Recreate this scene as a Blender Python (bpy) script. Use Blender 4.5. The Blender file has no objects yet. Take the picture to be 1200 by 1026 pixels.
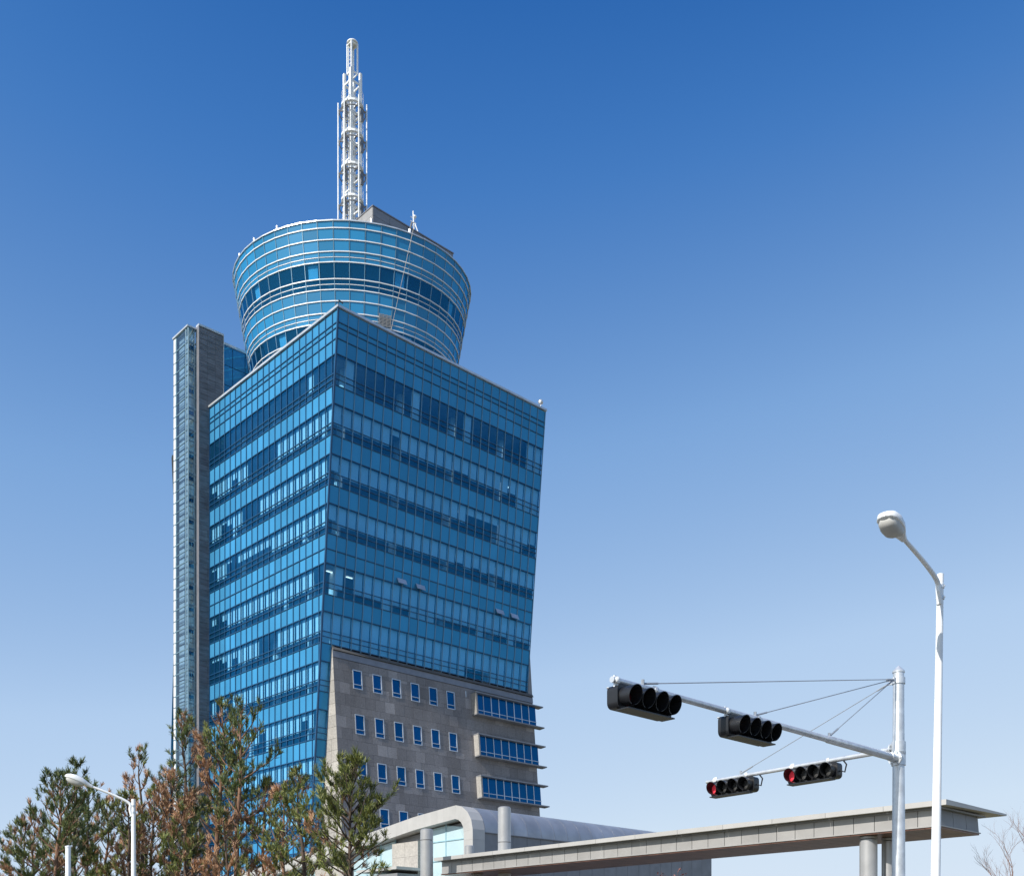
import bpy, bmesh, math, random
import numpy as np
from mathutils import Vector, Matrix
random.seed(7); rng = np.random.default_rng(7)
sc = bpy.context.scene; col = sc.collection

# ------------------------------------------------------------------ camera
cam = bpy.data.cameras.new('camera'); camo = bpy.data.objects.new('camera', cam); col.objects.link(camo)
camo.location = (0, 0, 1.6); camo.rotation_euler = (math.pi/2, 0, 0)
cam.sensor_width = 36; cam.lens = 37.8; cam.shift_y = 0.5142
cam.clip_start = .1; cam.clip_end = 6000; sc.camera = camo

# ------------------------------------------------------------------ sky and sun
SUN_EL, SUN_AZ = math.radians(37), math.radians(226)
w = bpy.data.worlds.new('World'); sc.world = w; w.use_nodes = True
nt = w.node_tree; bg = nt.nodes['Background']
sky = nt.nodes.new('ShaderNodeTexSky'); sky.sky_type = 'NISHITA'; sky.sun_disc = False
sky.sun_elevation = SUN_EL; sky.sun_rotation = SUN_AZ
sky.air_density = 1; sky.dust_density = .5; sky.ozone_density = 6; sky.altitude = 0
# deep polarised winter blue: the sky's own brightness read through a film-like colour curve
lum = nt.nodes.new('ShaderNodeRGBToBW'); nrm = nt.nodes.new('ShaderNodeMath'); nrm.operation = 'MULTIPLY'; nrm.inputs[1].default_value = 1/12
crv = nt.nodes.new('ShaderNodeValToRGB'); gain = nt.nodes.new('ShaderNodeVectorMath'); gain.operation = 'SCALE'; gain.inputs[3].default_value = 10
lin = lambda c: tuple(((v/255+.055)/1.055)**2.4 for v in c) + (1,)
stops = ((.7, (18, 74, 148)), (1.0, (30, 92, 168)), (1.2, (66, 122, 192)), (1.66, (124, 166, 218)), (2.7, (177, 205, 238)), (4.6, (207, 226, 245)), (11, (238, 242, 248)))
while len(crv.color_ramp.elements) < len(stops): crv.color_ramp.elements.new(.5)
for e, (p, c) in zip(crv.color_ramp.elements, stops): e.position = p/12; e.color = lin(c)
nt.links.new(sky.outputs[0], lum.inputs[0]); nt.links.new(lum.outputs[0], nrm.inputs[0]); nt.links.new(nrm.outputs[0], crv.inputs[0])
nt.links.new(crv.outputs[0], gain.inputs[0]); nt.links.new(gain.outputs[0], bg.inputs[0]); bg.inputs[1].default_value = .084
sl = bpy.data.lights.new('sun', 'SUN'); sl.energy = 4.8; sl.angle = math.radians(.5); sl.color = (1, .95, .87)
so = bpy.data.objects.new('sun', sl); col.objects.link(so)
sdir = Vector((math.sin(SUN_AZ)*math.cos(SUN_EL), math.cos(SUN_AZ)*math.cos(SUN_EL), math.sin(SUN_EL)))
so.rotation_euler = sdir.to_track_quat('Z', 'Y').to_euler(); so.location = (-30, -30, 60)
vs = sc.view_settings; vs.view_transform = 'Standard'; vs.look = 'None'; vs.exposure = .25; vs.gamma = 1; vs.use_curve_mapping = False
sc.cycles.max_bounces = 8; sc.cycles.transparent_max_bounces = 16

# ------------------------------------------------------------------ materials
def nodes(name):
    m = bpy.data.materials.new(name); m.use_nodes = True
    return m, m.node_tree, m.node_tree.nodes['Principled BSDF']
def N(t, kind, **kw):
    n = t.nodes.new(kind)
    for k, v in kw.items(): setattr(n, k, v)
    return n
def island(t):
    """random number per piece: per mesh island plus per object"""
    g = N(t, 'ShaderNodeNewGeometry'); o = N(t, 'ShaderNodeObjectInfo')
    a = N(t, 'ShaderNodeMath', operation='ADD'); f = N(t, 'ShaderNodeMath', operation='FRACT')
    t.links.new(g.outputs['Random Per Island'], a.inputs[0]); t.links.new(o.outputs['Random'], a.inputs[1])
    t.links.new(a.outputs[0], f.inputs[0]); return f.outputs[0]
def ramp(t, src, stops):
    r = N(t, 'ShaderNodeValToRGB')
    while len(r.color_ramp.elements) < len(stops): r.color_ramp.elements.new(.5)
    for e, (p, c) in zip(r.color_ramp.elements, stops): e.position = p; e.color = (*c, 1)
    t.links.new(src, r.inputs[0]); return r.outputs[0]
def noise(t, scale, detail=4, obj=False, stretch=None):
    n = N(t, 'ShaderNodeTexNoise'); n.inputs['Scale'].default_value = scale; n.inputs['Detail'].default_value = detail
    if obj: src = N(t, 'ShaderNodeTexCoord').outputs['Object']
    else: src = N(t, 'ShaderNodeNewGeometry').outputs['Position']
    if stretch:
        mp = N(t, 'ShaderNodeMapping'); mp.inputs['Scale'].default_value = stretch
        t.links.new(src, mp.inputs[0]); src = mp.outputs[0]
    t.links.new(src, n.inputs['Vector'])
    return n.outputs['Fac']
def mulmix(t, a, b, fac=1.):
    m = N(t, 'ShaderNodeMix', data_type='RGBA', blend_type='MULTIPLY'); m.inputs[0].default_value = fac
    t.links.new(a, m.inputs[6]); t.links.new(b, m.inputs[7]); return m.outputs[2]
def bump(t, b, src, strength, dist):
    n = N(t, 'ShaderNodeBump'); n.inputs['Strength'].default_value = strength; n.inputs['Distance'].default_value = dist
    t.links.new(src, n.inputs['Height']); t.links.new(n.outputs[0], b.inputs['Normal'])
def paint(name, c, rough=.5, metal=0., vary=.12, nscale=2., isl=0., spec=None, streak=None):
    m, t, b = nodes(name)
    lo = tuple(x*(1-vary) for x in c); hi = tuple(min(1, x*(1+vary)) for x in c)
    out = ramp(t, noise(t, nscale, 5, stretch=streak), ((.3, lo), (.7, hi)))
    if isl: out = mulmix(t, out, ramp(t, island(t), ((0, (1-isl,)*3), (1, (1, 1, 1)))))
    t.links.new(out, b.inputs['Base Color'])
    b.inputs['Roughness'].default_value = rough; b.inputs['Metallic'].default_value = metal
    if spec is not None: b.inputs['IOR'].default_value = spec
    return m
def spandrel(name, c, ior=1.85, vary=.16, tint=(.03, .52, 1), haze=0.):
    """back-painted glass: coloured body under a tinted mirror coat; haze = share of a broad dusty sheen"""
    m = bpy.data.materials.new(name); m.use_nodes = True; t = m.node_tree; t.nodes.clear()
    o = N(t, 'ShaderNodeOutputMaterial'); df = N(t, 'ShaderNodeBsdfDiffuse'); gl = N(t, 'ShaderNodeBsdfGlossy'); mx = N(t, 'ShaderNodeMixShader')
    out = ramp(t, island(t), ((0, tuple(x*(1-vary) for x in c)), (1, tuple(x*(1+vary*.6) for x in c))))
    out = mulmix(t, out, ramp(t, noise(t, .35, 3), ((.3, (.88,)*3), (.7, (1,)*3))))
    t.links.new(out, df.inputs[0]); gl.inputs[0].default_value = (*tint, 1); gl.inputs['Roughness'].default_value = .04
    n = N(t, 'ShaderNodeBump'); n.inputs['Strength'].default_value = .05; n.inputs['Distance'].default_value = .05
    t.links.new(noise(t, .9, 1), n.inputs['Height']); t.links.new(n.outputs[0], gl.inputs['Normal'])
    fr = N(t, 'ShaderNodeFresnel'); fr.inputs[0].default_value = ior; t.links.new(fr.outputs[0], mx.inputs[0])
    src = df.outputs[0]
    if haze:
        hz = N(t, 'ShaderNodeBsdfGlossy'); hz.inputs[0].default_value = (.9, .97, 1, 1); hz.inputs['Roughness'].default_value = .31
        m2 = N(t, 'ShaderNodeMixShader'); m2.inputs[0].default_value = haze; t.links.new(src, m2.inputs[1]); t.links.new(hz.outputs[0], m2.inputs[2]); src = m2.outputs[0]
    t.links.new(src, mx.inputs[1]); t.links.new(gl.outputs[0], mx.inputs[2]); t.links.new(mx.outputs[0], o.inputs[0]); return m
def vision(name, T, G, ior=1.9, dust=0.):
    m = bpy.data.materials.new(name); m.use_nodes = True; t = m.node_tree; t.nodes.clear()
    o = N(t, 'ShaderNodeOutputMaterial'); mx = N(t, 'ShaderNodeMixShader'); tr = N(t, 'ShaderNodeBsdfTransparent'); gl = N(t, 'ShaderNodeBsdfGlossy')
    fr = N(t, 'ShaderNodeFresnel'); fr.inputs['IOR'].default_value = ior
    tr.inputs[0].default_value = (*T, 1); gl.inputs['Color'].default_value = (*G, 1); gl.inputs['Roughness'].default_value = .02
    n = N(t, 'ShaderNodeBump'); n.inputs['Strength'].default_value = .05; n.inputs['Distance'].default_value = .05
    t.links.new(noise(t, .9, 1), n.inputs['Height']); t.links.new(n.outputs[0], gl.inputs['Normal'])
    g = N(t, 'ShaderNodeNewGeometry'); iv = N(t, 'ShaderNodeMath', operation='SUBTRACT'); iv.inputs[0].default_value = 1
    fm = N(t, 'ShaderNodeMath', operation='MULTIPLY'); t.links.new(g.outputs['Backfacing'], iv.inputs[1])
    t.links.new(fr.outputs[0], fm.inputs[0]); t.links.new(iv.outputs[0], fm.inputs[1])     # a pane reflects at its outer face only
    t.links.new(fm.outputs[0], mx.inputs[0]); body = tr.outputs[0]
    if dust:                                        # thin film of dust and blue body tint that the sun picks out
        du = N(t, 'ShaderNodeBsdfDiffuse'); du.inputs[0].default_value = (.05, .42, .9, 1); m2 = N(t, 'ShaderNodeMixShader'); m2.inputs[0].default_value = dust
        t.links.new(body, m2.inputs[1]); t.links.new(du.outputs[0], m2.inputs[2]); body = m2.outputs[0]
    t.links.new(body, mx.inputs[1]); t.links.new(gl.outputs[0], mx.inputs[2])
    t.links.new(mx.outputs[0], o.inputs[0]); return m
def glow(name, c, s):
    m, t, b = nodes(name); b.inputs['Base Color'].default_value = (*c, 1)
    b.inputs['Emission Color'].default_value = (*c, 1); b.inputs['Emission Strength'].default_value = s; return m
def stone_mat(name, c, isl=.3, nscale=9.):
    m, t, b = nodes(name)
    out = ramp(t, island(t), ((0, tuple(x*(1-isl) for x in c)), (.8, c), (.94, tuple(x*1.12 for x in c)), (1, tuple(x*1.4 for x in c))))
    out = mulmix(t, out, ramp(t, noise(t, nscale, 8), ((.3, (.78,)*3), (.7, (1.08,)*3))))
    out = mulmix(t, out, ramp(t, noise(t, .45, 4, stretch=(1, 1, .35)), ((.32, (.8, .79, .78)), (.66, (1.06,)*3))))
    t.links.new(out, b.inputs['Base Color']); b.inputs['Roughness'].default_value = .75
    bump(t, b, noise(t, 30, 6), .25, .01); return m
def needle_mat(name, c1, c2, c3):
    m, t, b = nodes(name)
    out = ramp(t, island(t), ((0, c1), (.5, c2), (1, c3)))
    out = mulmix(t, out, ramp(t, noise(t, 1.3, 2), ((.3, (.6,)*3), (.7, (1.15,)*3))))
    t.links.new(out, b.inputs['Base Color']); b.inputs['Roughness'].default_value = .55
    b.inputs['Transmission Weight'].default_value = 0.
    return m
M = {}
M['spandrel'] = spandrel('blue spandrel glass', (.058, .262, .48))
M['vision'] = vision('blue vision glass', (.70, .89, .98), (.03, .45, 1), 2.0, .035)
M['drum_glass'] = spandrel('drum spandrel glass', (.025, .215, .43), 1.7, .22, haze=.034)
M['drum_vision'] = vision('drum vision glass', (.5, .78, .92), (.06, .5, 1), 1.9, .04)
M['stair_glass'] = vision('clear stair glass', (.9, .95, .96), (.75, .9, 1), 2.3)
M['base_glass'] = spandrel('dark blue window glass', (.006, .06, .2), 1.8)
M['hall_glass'] = spandrel('pale hall glass', (.46, .60, .64), 1.8, .1, (.8, .95, 1))
M['mull_v'] = paint('blue grey mullion', (.15, .3, .42), .4, .2, nscale=1)
M['mull_h'] = paint('dark blue transom', (.006, .06, .15), .4, .0, nscale=1)
M['alu'] = paint('aluminium trim', (.62, .64, .66), .35, .5, nscale=1)
M['white_fin'] = paint('white ring fin', (.72, .74, .76), .4, .0, nscale=1)
M['blind'] = paint('white roller blind', (.82, .84, .82), .8, 0, .05, 1, isl=.14)
M['ceiling'] = paint('office ceiling', (.30, .31, .32), .8, 0, .2, .6)
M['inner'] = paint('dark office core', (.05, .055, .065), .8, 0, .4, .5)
M['pillar'] = paint('white plaster column', (.8, .8, .78), .7)
M['lamp_strip'] = glow('lit ceiling lamp', (1, .97, .9), 2.2)
M['stone'] = stone_mat('dark granite cladding', (.275, .255, .25), .2)
M['stone_pale_and_lit'] = stone_mat('pale and sunlit granite', (.42, .40, .37), .14, 7)  # on the base's return the paleness is sunlight worked into the colour
M['joint'] = paint('dark joint backing', (.11, .105, .1), .9)
M['flash'] = paint('grey metal flashing', (.22, .225, .25), .45, .3, .1)
M['slate'] = paint('slate grey cladding', (.16, .165, .185), .6, 0, .25, 1.2, isl=.2, streak=(1, 1, 5))
M['white_metal'] = paint('white painted steel', (.82, .84, .85), .35, 0, .06, 3)
M['galv'] = paint('galvanised steel', (.62, .65, .68), .38, .55, .16, 6)
M['grey_panel'] = paint('grey metal panel', (.38, .37, .36), .42, .25, .07, 1.4, isl=.1)
M['grey_roof'] = paint('zinc roof sheet', (.36, .38, .42), .4, .45, .16, .8, isl=.12)
M['dark_panel'] = paint('dark grey metal panel', (.24, .245, .26), .5, .2, .12, 1.2, isl=.12)
M['band'] = paint('pale aluminium panel', (.46, .45, .435), .45, .15, .05, 1.2, isl=.05)
M['pillar_metal'] = paint('satin metal column cladding', (.42, .42, .42), .36, .4, .08, 2)
M['brown'] = paint('bronze brown soffit', (.17, .085, .06), .38, .2, .3, 1.5, isl=.25)
M['black'] = paint('black polycarbonate', (.012, .013, .016), .38, 0, .2, 5)
M['black_in'] = paint('matt black visor lining', (.006, .006, .007), .8)
M['cable'] = paint('steel wire', (.35, .38, .42), .5, .3)
M['bowl'] = vision('frosted lamp bowl', (.6, .62, .62), (.9, .9, .9), 1.5)
M['reflector'] = paint('lamp reflector', (.5, .5, .48), .5)
M['bark'] = paint('pine bark', (.19, .105, .065), .9, 0, .45, 9, streak=(1, 1, .4))
M['bark_dark'] = paint('dark pine bark', (.085, .06, .045), .9, 0, .4, 9, streak=(1, 1, .4))
M['twig'] = paint('bare brown twig', (.21, .12, .09), .9, 0, .3, 9)
M['needle_a'] = needle_mat('dark green needles', (.035, .07, .024), (.1, .14, .04), (.23, .25, .07))
M['needle_b'] = needle_mat('olive green needles', (.06, .095, .024), (.16, .19, .045), (.31, .31, .085))
M['needle_dead'] = needle_mat('dry brown needles', (.24, .11, .055), (.46, .24, .13), (.6, .4, .24))
M['red_leaf'] = needle_mat('red shrub leaves', (.12, .035, .03), (.22, .075, .06), (.3, .13, .1))
M['red_lens'] = glow('lit red signal lens', (.8, .05, .08), .2)
M['red_off'] = paint('dark red signal lens', (.10, .008, .014), .3)
M['lens'] = paint('dark signal lens', (.012, .014, .018), .25)
M['lens_clear'] = paint('smoky signal lens', (.07, .07, .07), .25)
M['asphalt'] = paint('asphalt', (.05, .05, .052), .9, 0, .3, 6)
M['paving'] = paint('concrete paving', (.21, .2, .185), .85, 0, .12, 3)
M['kerb'] = paint('granite kerb', (.42, .41, .4), .8, 0, .15, 5)
M['road_paint'] = paint('white road paint', (.78, .78, .76), .7, 0, .1, 4)
M['yellow_paint'] = paint('yellow road paint', (.62, .40, .06), .7, 0, .1, 4)
M['lawn'] = paint('dry winter lawn', (.17, .15, .07), .95, 0, .4, 2.5)

# ------------------------------------------------------------------ helpers
WL = {}                                             # world location of every Empty and part
def tag(o, label=None, cat=None, group=None, kind=None):
    if label: o['label'] = label
    if cat: o['category'] = cat
    if group: o['group'] = group
    if kind: o['kind'] = kind
    return o
def thing(name, loc, label, cat, group=None):
    o = bpy.data.objects.new(name, None); col.objects.link(o); o.location = loc; o.empty_display_size = .5
    WL[o.name] = Vector(loc); return tag(o, label, cat, group)
class MB:
    def __init__(s): s.v = []; s.f = []
    def add(s, vs, fs):
        b = len(s.v); s.v += [tuple(p) for p in vs]; s.f += [tuple(i+b for i in f) for f in fs]; return s
    def prism(s, A, B):                              # A, B: equal loops; closed solid between them
        n = len(A)
        return s.add(list(A)+list(B), [tuple(range(n))[::-1], tuple(range(n, 2*n))] + [(i, (i+1) % n, n+(i+1) % n, n+i) for i in range(n)])
    def fbox(s, F, u0, u1, l0, l1, z0, z1):
        a = [F(u0, l0, z0), F(u1, l0, z0), F(u1, l1, z0), F(u0, l1, z0)]; b = [F(u0, l0, z1), F(u1, l0, z1), F(u1, l1, z1), F(u0, l1, z1)]
        return s.prism(a, b)
    def bar(s, p, q, wd, h, up=(0, 0, 1)):           # rectangular bar from p to q
        p, q = Vector(p), Vector(q); d = (q-p).normalized(); x = d.cross(Vector(up))
        if x.length < 1e-4: x = d.cross(Vector((1, 0, 0)))
        x.normalize(); y = x.cross(d)
        A = [p + x*a*wd/2 + y*b*h/2 for a, b in ((-1, -1), (1, -1), (1, 1), (-1, 1))]
        return s.prism(A, [c+(q-p) for c in A])
    def tube(s, pts, rs, n=10, caps=True):
        pts = [Vector(p) for p in pts]
        if not hasattr(rs, '__len__'): rs = [rs]*len(pts)
        b = len(s.v); x = None
        for i, p in enumerate(pts):
            d = (pts[min(i+1, len(pts)-1)] - pts[max(i-1, 0)])
            d = d.normalized() if d.length > 1e-6 else Vector((0, 0, 1))
            if x is None:
                x = d.cross(Vector((0, 0, 1)))
                if x.length < .05: x = d.cross(Vector((0, 1, 0)))
            x = (x - d*x.dot(d)).normalized(); y = d.cross(x)
            for k in range(n):
                a = 2*math.pi*k/n; q = p + (x*math.cos(a) + y*math.sin(a))*rs[i]; s.v.append(tuple(q))
        for i in range(len(pts)-1):
            for k in range(n): s.f.append((b+i*n+k, b+i*n+(k+1) % n, b+(i+1)*n+(k+1) % n, b+(i+1)*n+k))
        if caps: s.f.append(tuple(b+k for k in range(n))[::-1]); s.f.append(tuple(b+(len(pts)-1)*n+k for k in range(n)))
        return s
    def lathe(s, o, axis, prof, n=20):               # prof: list of (distance along axis, radius)
        o = Vector(o); axis = Vector(axis).normalized(); return s.tube([o + axis*a for a, r in prof], [max(r, .0005) for a, r in prof], n) if all(prof[i+1][0] > prof[i][0] for i in range(len(prof)-1)) else s._lathe(o, axis, prof, n)
    def _lathe(s, o, axis, prof, n):
        x = axis.cross(Vector((0, 0, 1)))
        if x.length < .05: x = axis.cross(Vector((0, 1, 0)))
        x.normalize(); y = axis.cross(x); b = len(s.v)
        for a, r in prof:
            for k in range(n):
                t = 2*math.pi*k/n; s.v.append(tuple(o + axis*a + (x*math.cos(t)+y*math.sin(t))*max(r, .0005)))
        for i in range(len(prof)-1):
            for k in range(n): s.f.append((b+i*n+k, b+i*n+(k+1) % n, b+(i+1)*n+(k+1) % n, b+(i+1)*n+k))
        return s
    def mesh(s, name, mat, off=Vector((0, 0, 0)), smooth=False):
        me = bpy.data.meshes.new(name)
        v = np.array(s.v, dtype=float) - np.array(off) if s.v else []
        me.from_pydata([tuple(p) for p in v], [], s.f)
        bm = bmesh.new(); bm.from_mesh(me); bmesh.ops.recalc_face_normals(bm, faces=bm.faces); bm.to_mesh(me); bm.free(); me.update()
        if mat: me.materials.append(M[mat] if isinstance(mat, str) else mat)
        if smooth: me.polygons.foreach_set('use_smooth', [True]*len(me.polygons))
        return me
    def build(s, name, mat, parent=None, smooth=False, origin=None, label=None, cat=None, group=None, kind=None):
        loc = Vector(origin) if origin is not None else (WL[parent.name] if parent else Vector((0, 0, 0)))
        o = bpy.data.objects.new(name, s.mesh(name, mat, loc, smooth)); col.objects.link(o)
        o.location = loc - (WL[parent.name] if parent else Vector((0, 0, 0))); WL[o.name] = loc
        if parent: o.parent = parent
        return tag(o, label, cat, group, kind)
def smooth_angle(o, deg=35):
    me = o.data; me.polygons.foreach_set('use_smooth', [True]*len(me.polygons)); me.set_sharp_from_angle(angle=math.radians(deg)); return o
def place(name, me, mat4, parent, kind=None):        # an object with shared mesh data under a parent that is not rotated
    o = bpy.data.objects.new(name, me); col.objects.link(o); o.parent = parent
    m = mat4.copy(); m.translation = m.translation - WL[parent.name]; o.matrix_local = m
    return tag(o, kind=kind)
RX, RY = .72723972, .68638356
R3 = Vector((RX, RY, 0)); L3 = Vector((-RY, RX, 0)); Z3 = Vector((0, 0, 1))
def frame(ox, oy): return lambda u, l, z: Vector((ox + u*RX - l*RY, oy + u*RY + l*RX, z))
T = frame(-13.5667, 84.0)        # tower: u along the leaning front, l along the sunlit side, origin at its top corner
ZT, W, D, K = 52.87, 22.89, 20.81, .095
lean = lambda z: K*(ZT-z)
lst = lambda z: 2.28-.09*(27.0-z)          # battered stone base

# ------------------------------------------------------------------ the ground
def sheet(name, pts, z, mat, th=0):
    m = MB()
    if th: m.prism([(x, y, z-th) for x, y in pts], [(x, y, z) for x, y in pts])
    else: m.add([(x, y, z) for x, y in pts], [tuple(range(len(pts)))])
    return m.build(name, mat, kind='structure')
rect = lambda a, b, c, d: [(a, c), (b, c), (b, d), (a, d)]
sheet('ground', rect(-3000, 3000, -3000, 3000), -.16, 'lawn')
sheet('road', rect(-400, 400, 4, 18.5), -.12, 'asphalt')
sheet('near_pavement', rect(-400, 400, -2.5, 3.8), 0, 'paving', .16)
sheet('far_pavement', rect(-400, 400, 18.7, 25.5), 0, 'paving', .16)
sheet('near_kerb', rect(-400, 400, 3.8, 4), .005, 'kerb', .16)
sheet('far_kerb', rect(-400, 400, 18.5, 18.7), .005, 'kerb', .16)
for y in (11.1, 11.35): sheet('centre_line', rect(-400, 400, y, y+.12), -.114, 'yellow_paint')
m = MB()
for i in range(-30, 31):
    for y in (7.4, 14.8): m.add([(i*8, y, -.114), (i*8+4, y, -.114), (i*8+4, y+.12, -.114), (i*8, y+.12, -.114)], [(0, 1, 2, 3)])
m.build('lane_marking', 'road_paint', kind='structure')
pz = [T(u, l, 0) for u, l in ((-14, -42), (44, -42), (44, 34), (-14, 34))]
sheet('plaza', [(p.x, p.y) for p in pz], -.02, 'paving')

# ------------------------------------------------------------------ the tower
tower = thing('office_tower', T(11, 11, 0), 'tall blue glass office tower with leaning front and round drum on its roof', 'tower')
zl = [52.87, 51.86, 51.45, 50.64, 49.48, 48.0, 47.6, 47.13, 45.74, 44.26, 43.85, 43.38, 41.92, 40.47, 40.05, 39.58, 38.14, 36.7, 36.27, 35.83,
      34.63, 33.53, 32.05, 31.63, 31.15, 29.8, 28.24, 27.84, 27.34, 25.91, 24.42, 24.01, 23.54, 22.1, 20.68, 20.25, 19.76, 18.34, 16.92, 16.45, 15.96]
ty = list('SSSS'+'Vvv') + list('SVvv')*3 + list('SSVvv') + list('SVvv')*4
while zl[-1] > 2:
    b = zl[-1]; zl += [b-1.42, b-2.88, b-3.3, b-3.78]; ty += list('SVvv')
zl[-1] = 0.0
rows = [(zl[i+1], zl[i], ty[i]) for i in range(len(ty))]
# floors: (vision bottom, vision top)
floors = []
i = 0
while i < len(rows):
    if rows[i][2] == 'V': floors.append((rows[i+2][0], rows[i][1], rows[i][0]))
    i += 1
EVr = (Z3 - L3*K).normalized(); NRr = R3.cross(EVr).normalized()            # outward normal of leaning front (faces -L)
if NRr.dot(L3) > 0: NRr = -NRr
def clip(poly, fn):
    out = []
    for i, p in enumerate(poly):
        q = poly[(i+1) % len(poly)]; a, b = fn(p), fn(q)
        if a >= 0: out.append(p)
        if (a >= 0) != (b >= 0): t = a/(a-b); out.append((p[0]+(q[0]-p[0])*t, p[1]+(q[1]-p[1])*t))
    return out
class Facade:
    """a flat glazed face: 2-D (a, z) polygons mapped by P(a, z) with outward normal n"""
    def __init__(s, P, ea, eb, n): s.P, s.ea, s.eb, s.n = P, ea, eb, n; s.panes = []
    def pane(s, poly, mat):
        pts = [s.P(a, z) for a, z in poly]; c = sum(pts, Vector())/len(pts); d = c-camo.location
        ar = sum(((pts[i]-pts[0]).cross(pts[i+1]-pts[0])).length for i in range(1, len(pts)-1))/2
        s.panes.append((ar*max(0, -d.normalized().dot(s.n))/d.length_squared, c, pts, mat))
def glaze(fac, wall, keep, th=.03, tilt=.0022, name='glass_pane'):
    """keep: set of indices built one by one; the rest of each glass kind becomes one stuff part"""
    rest = {}; cache = {}
    ea = fac.ea if fac.ea.cross(fac.n).dot(fac.eb) > 0 else -fac.ea
    ro = Matrix((ea, fac.n, fac.eb)).transposed()
    for i, (ar, c, pts, mat) in enumerate(fac.panes):
        loc = [ro.transposed() @ (p-c) for p in pts]
        j = Matrix.Rotation(random.gauss(0, tilt), 3, 'X') @ Matrix.Rotation(random.gauss(0, tilt), 3, 'Z')
        if i in keep:
            key = (mat,) + tuple(round(x, 2) for p in loc for x in p)
            if key not in cache:
                cache[key] = MB().prism([p+Vector((0, -th, 0)) for p in loc], [p for p in loc]).mesh(name, mat)
            place(name, cache[key], Matrix.Translation(c) @ (ro @ j).to_4x4(), wall)
        else:
            q = [c + ro @ (j @ p) for p in loc]
            rest.setdefault(mat, MB()).prism([p-fac.n*th for p in q], q)
    for mat, mb in rest.items(): mb.build('glass_panes', mat, wall, kind='stuff')
GAP = .028
# --- leaning front
front = Facade(lambda a, z: T(a, lean(z), z), R3, EVr, NRr); CW = W/24
side = Facade(lambda a, z: T(0, a, z), L3, Z3, -R3); CL = .954
fm_v, fm_h, sm_v, sm_h = MB(), MB(), MB(), MB()
odd = {(3, 15): 1}
for z0, z1, t in rows:
    mat = 'spandrel' if t == 'S' else 'vision'
    for c in range(24):
        if z0 < 27.2 and c > 0: continue
        front.pane([(c*CW+GAP, z0+GAP), ((c+1)*CW-GAP, z0+GAP), ((c+1)*CW-GAP, z1-GAP), (c*CW+GAP, z1-GAP)], mat)
    c = 0
    while D-(c+1)*CL > -CL:
        a1 = D-c*CL-GAP; a0 = max(D-(c+1)*CL+GAP, .0); c += 1
        p = clip([(a0, z0+GAP), (a1, z0+GAP), (a1, z1-GAP), (a0, z1-GAP)], lambda q: q[0]-lean(q[1])-.04)
        if len(p) >= 3:
            xs = [q[0] for q in p]
            if max(xs)-min(xs) > .1: side.pane(p, mat)
    ue = W if z0 >= 27.2 else CW
    fm_h.bar(T(0, lean(z0), z0)+NRr*.02, T(ue, lean(z0), z0)+NRr*.02, .08, .062, EVr)
    sm_h.bar(T(0, lean(z0), z0)-R3*.02, T(0, D, z0)-R3*.02, .09, .062)
for c in range(1, 25):
    zb = 27.2 if c > 1 else 0
    fm_v.bar(T(c*CW, lean(zb), zb)+NRr*.025, T(c*CW, 0, ZT)+NRr*.025, .042, .1, NRr)
c = 0
while D-c*CL > 0:
    a = D-c*CL; zb = max(0, ZT-a/K) if a < lean(0) else 0
    sm_v.bar(T(0, a, zb)-R3*.02, T(0, a, ZT)-R3*.02, .055, .1, R3); c += 1
sm_v.bar(T(-.02, lean(0)-.02, 0), T(-.02, -.02, ZT), .13, .13, R3)
allp = sorted([(p[0], 0, i) for i, p in enumerate(front.panes)] + [(p[0], 1, i) for i, p in enumerate(side.panes)], reverse=True)[:300]
fw = fm_v.build('curtain_wall', 'mull_v', tower); fm_h.build('transom_grid', 'mull_h', fw, kind='stuff')
sw = sm_v.build('curtain_wall', 'mull_h', tower); sm_h.build('transom_grid', 'mull_h', sw, kind='stuff')
glaze(front, fw, {i for _, k, i in allp if k == 0}); glaze(side, sw, {i for _, k, i in allp if k == 1})

# --- inside: plenum blocks between the storeys, core, columns, blinds, lamps
INS = .42
def plate(z0, z1):
    A = [T(INS, lean(z0)+INS, z0), T(W-.3, lean(z0)+INS, z0), T(W-.3, D-.1, z0), T(INS, D-.1, z0)]
    B = [T(INS, lean(z1)+INS, z1), T(W-.3, lean(z1)+INS, z1), T(W-.3, D-.1, z1), T(INS, D-.1, z1)]
    return MB().prism(A, B)
tops = [ZT-.3] + [f[0] for f in floors]
for k, f in enumerate(floors):
    plate(f[1]+.03, tops[k]-.03).build('floor_slab', 'ceiling', tower)
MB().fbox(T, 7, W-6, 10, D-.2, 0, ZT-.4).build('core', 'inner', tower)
m = MB()
for u, l in ((1.75, 6.5), (1.75, 12), (1.75, 17.5)): m.tube([T(u, l, .2), T(u, l, ZT-.5)], .36, 16)
for u in (1.9, 7.6, 13.3, 19): m.tube([T(u, lean(2)+1.7, .2), T(u, lean(ZT)+1.7, ZT-.5)], .36, 16)
m.build('inner_columns', 'pillar', tower, smooth=True, kind='stuff')
bl = MB(); lp = MB()
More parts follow.
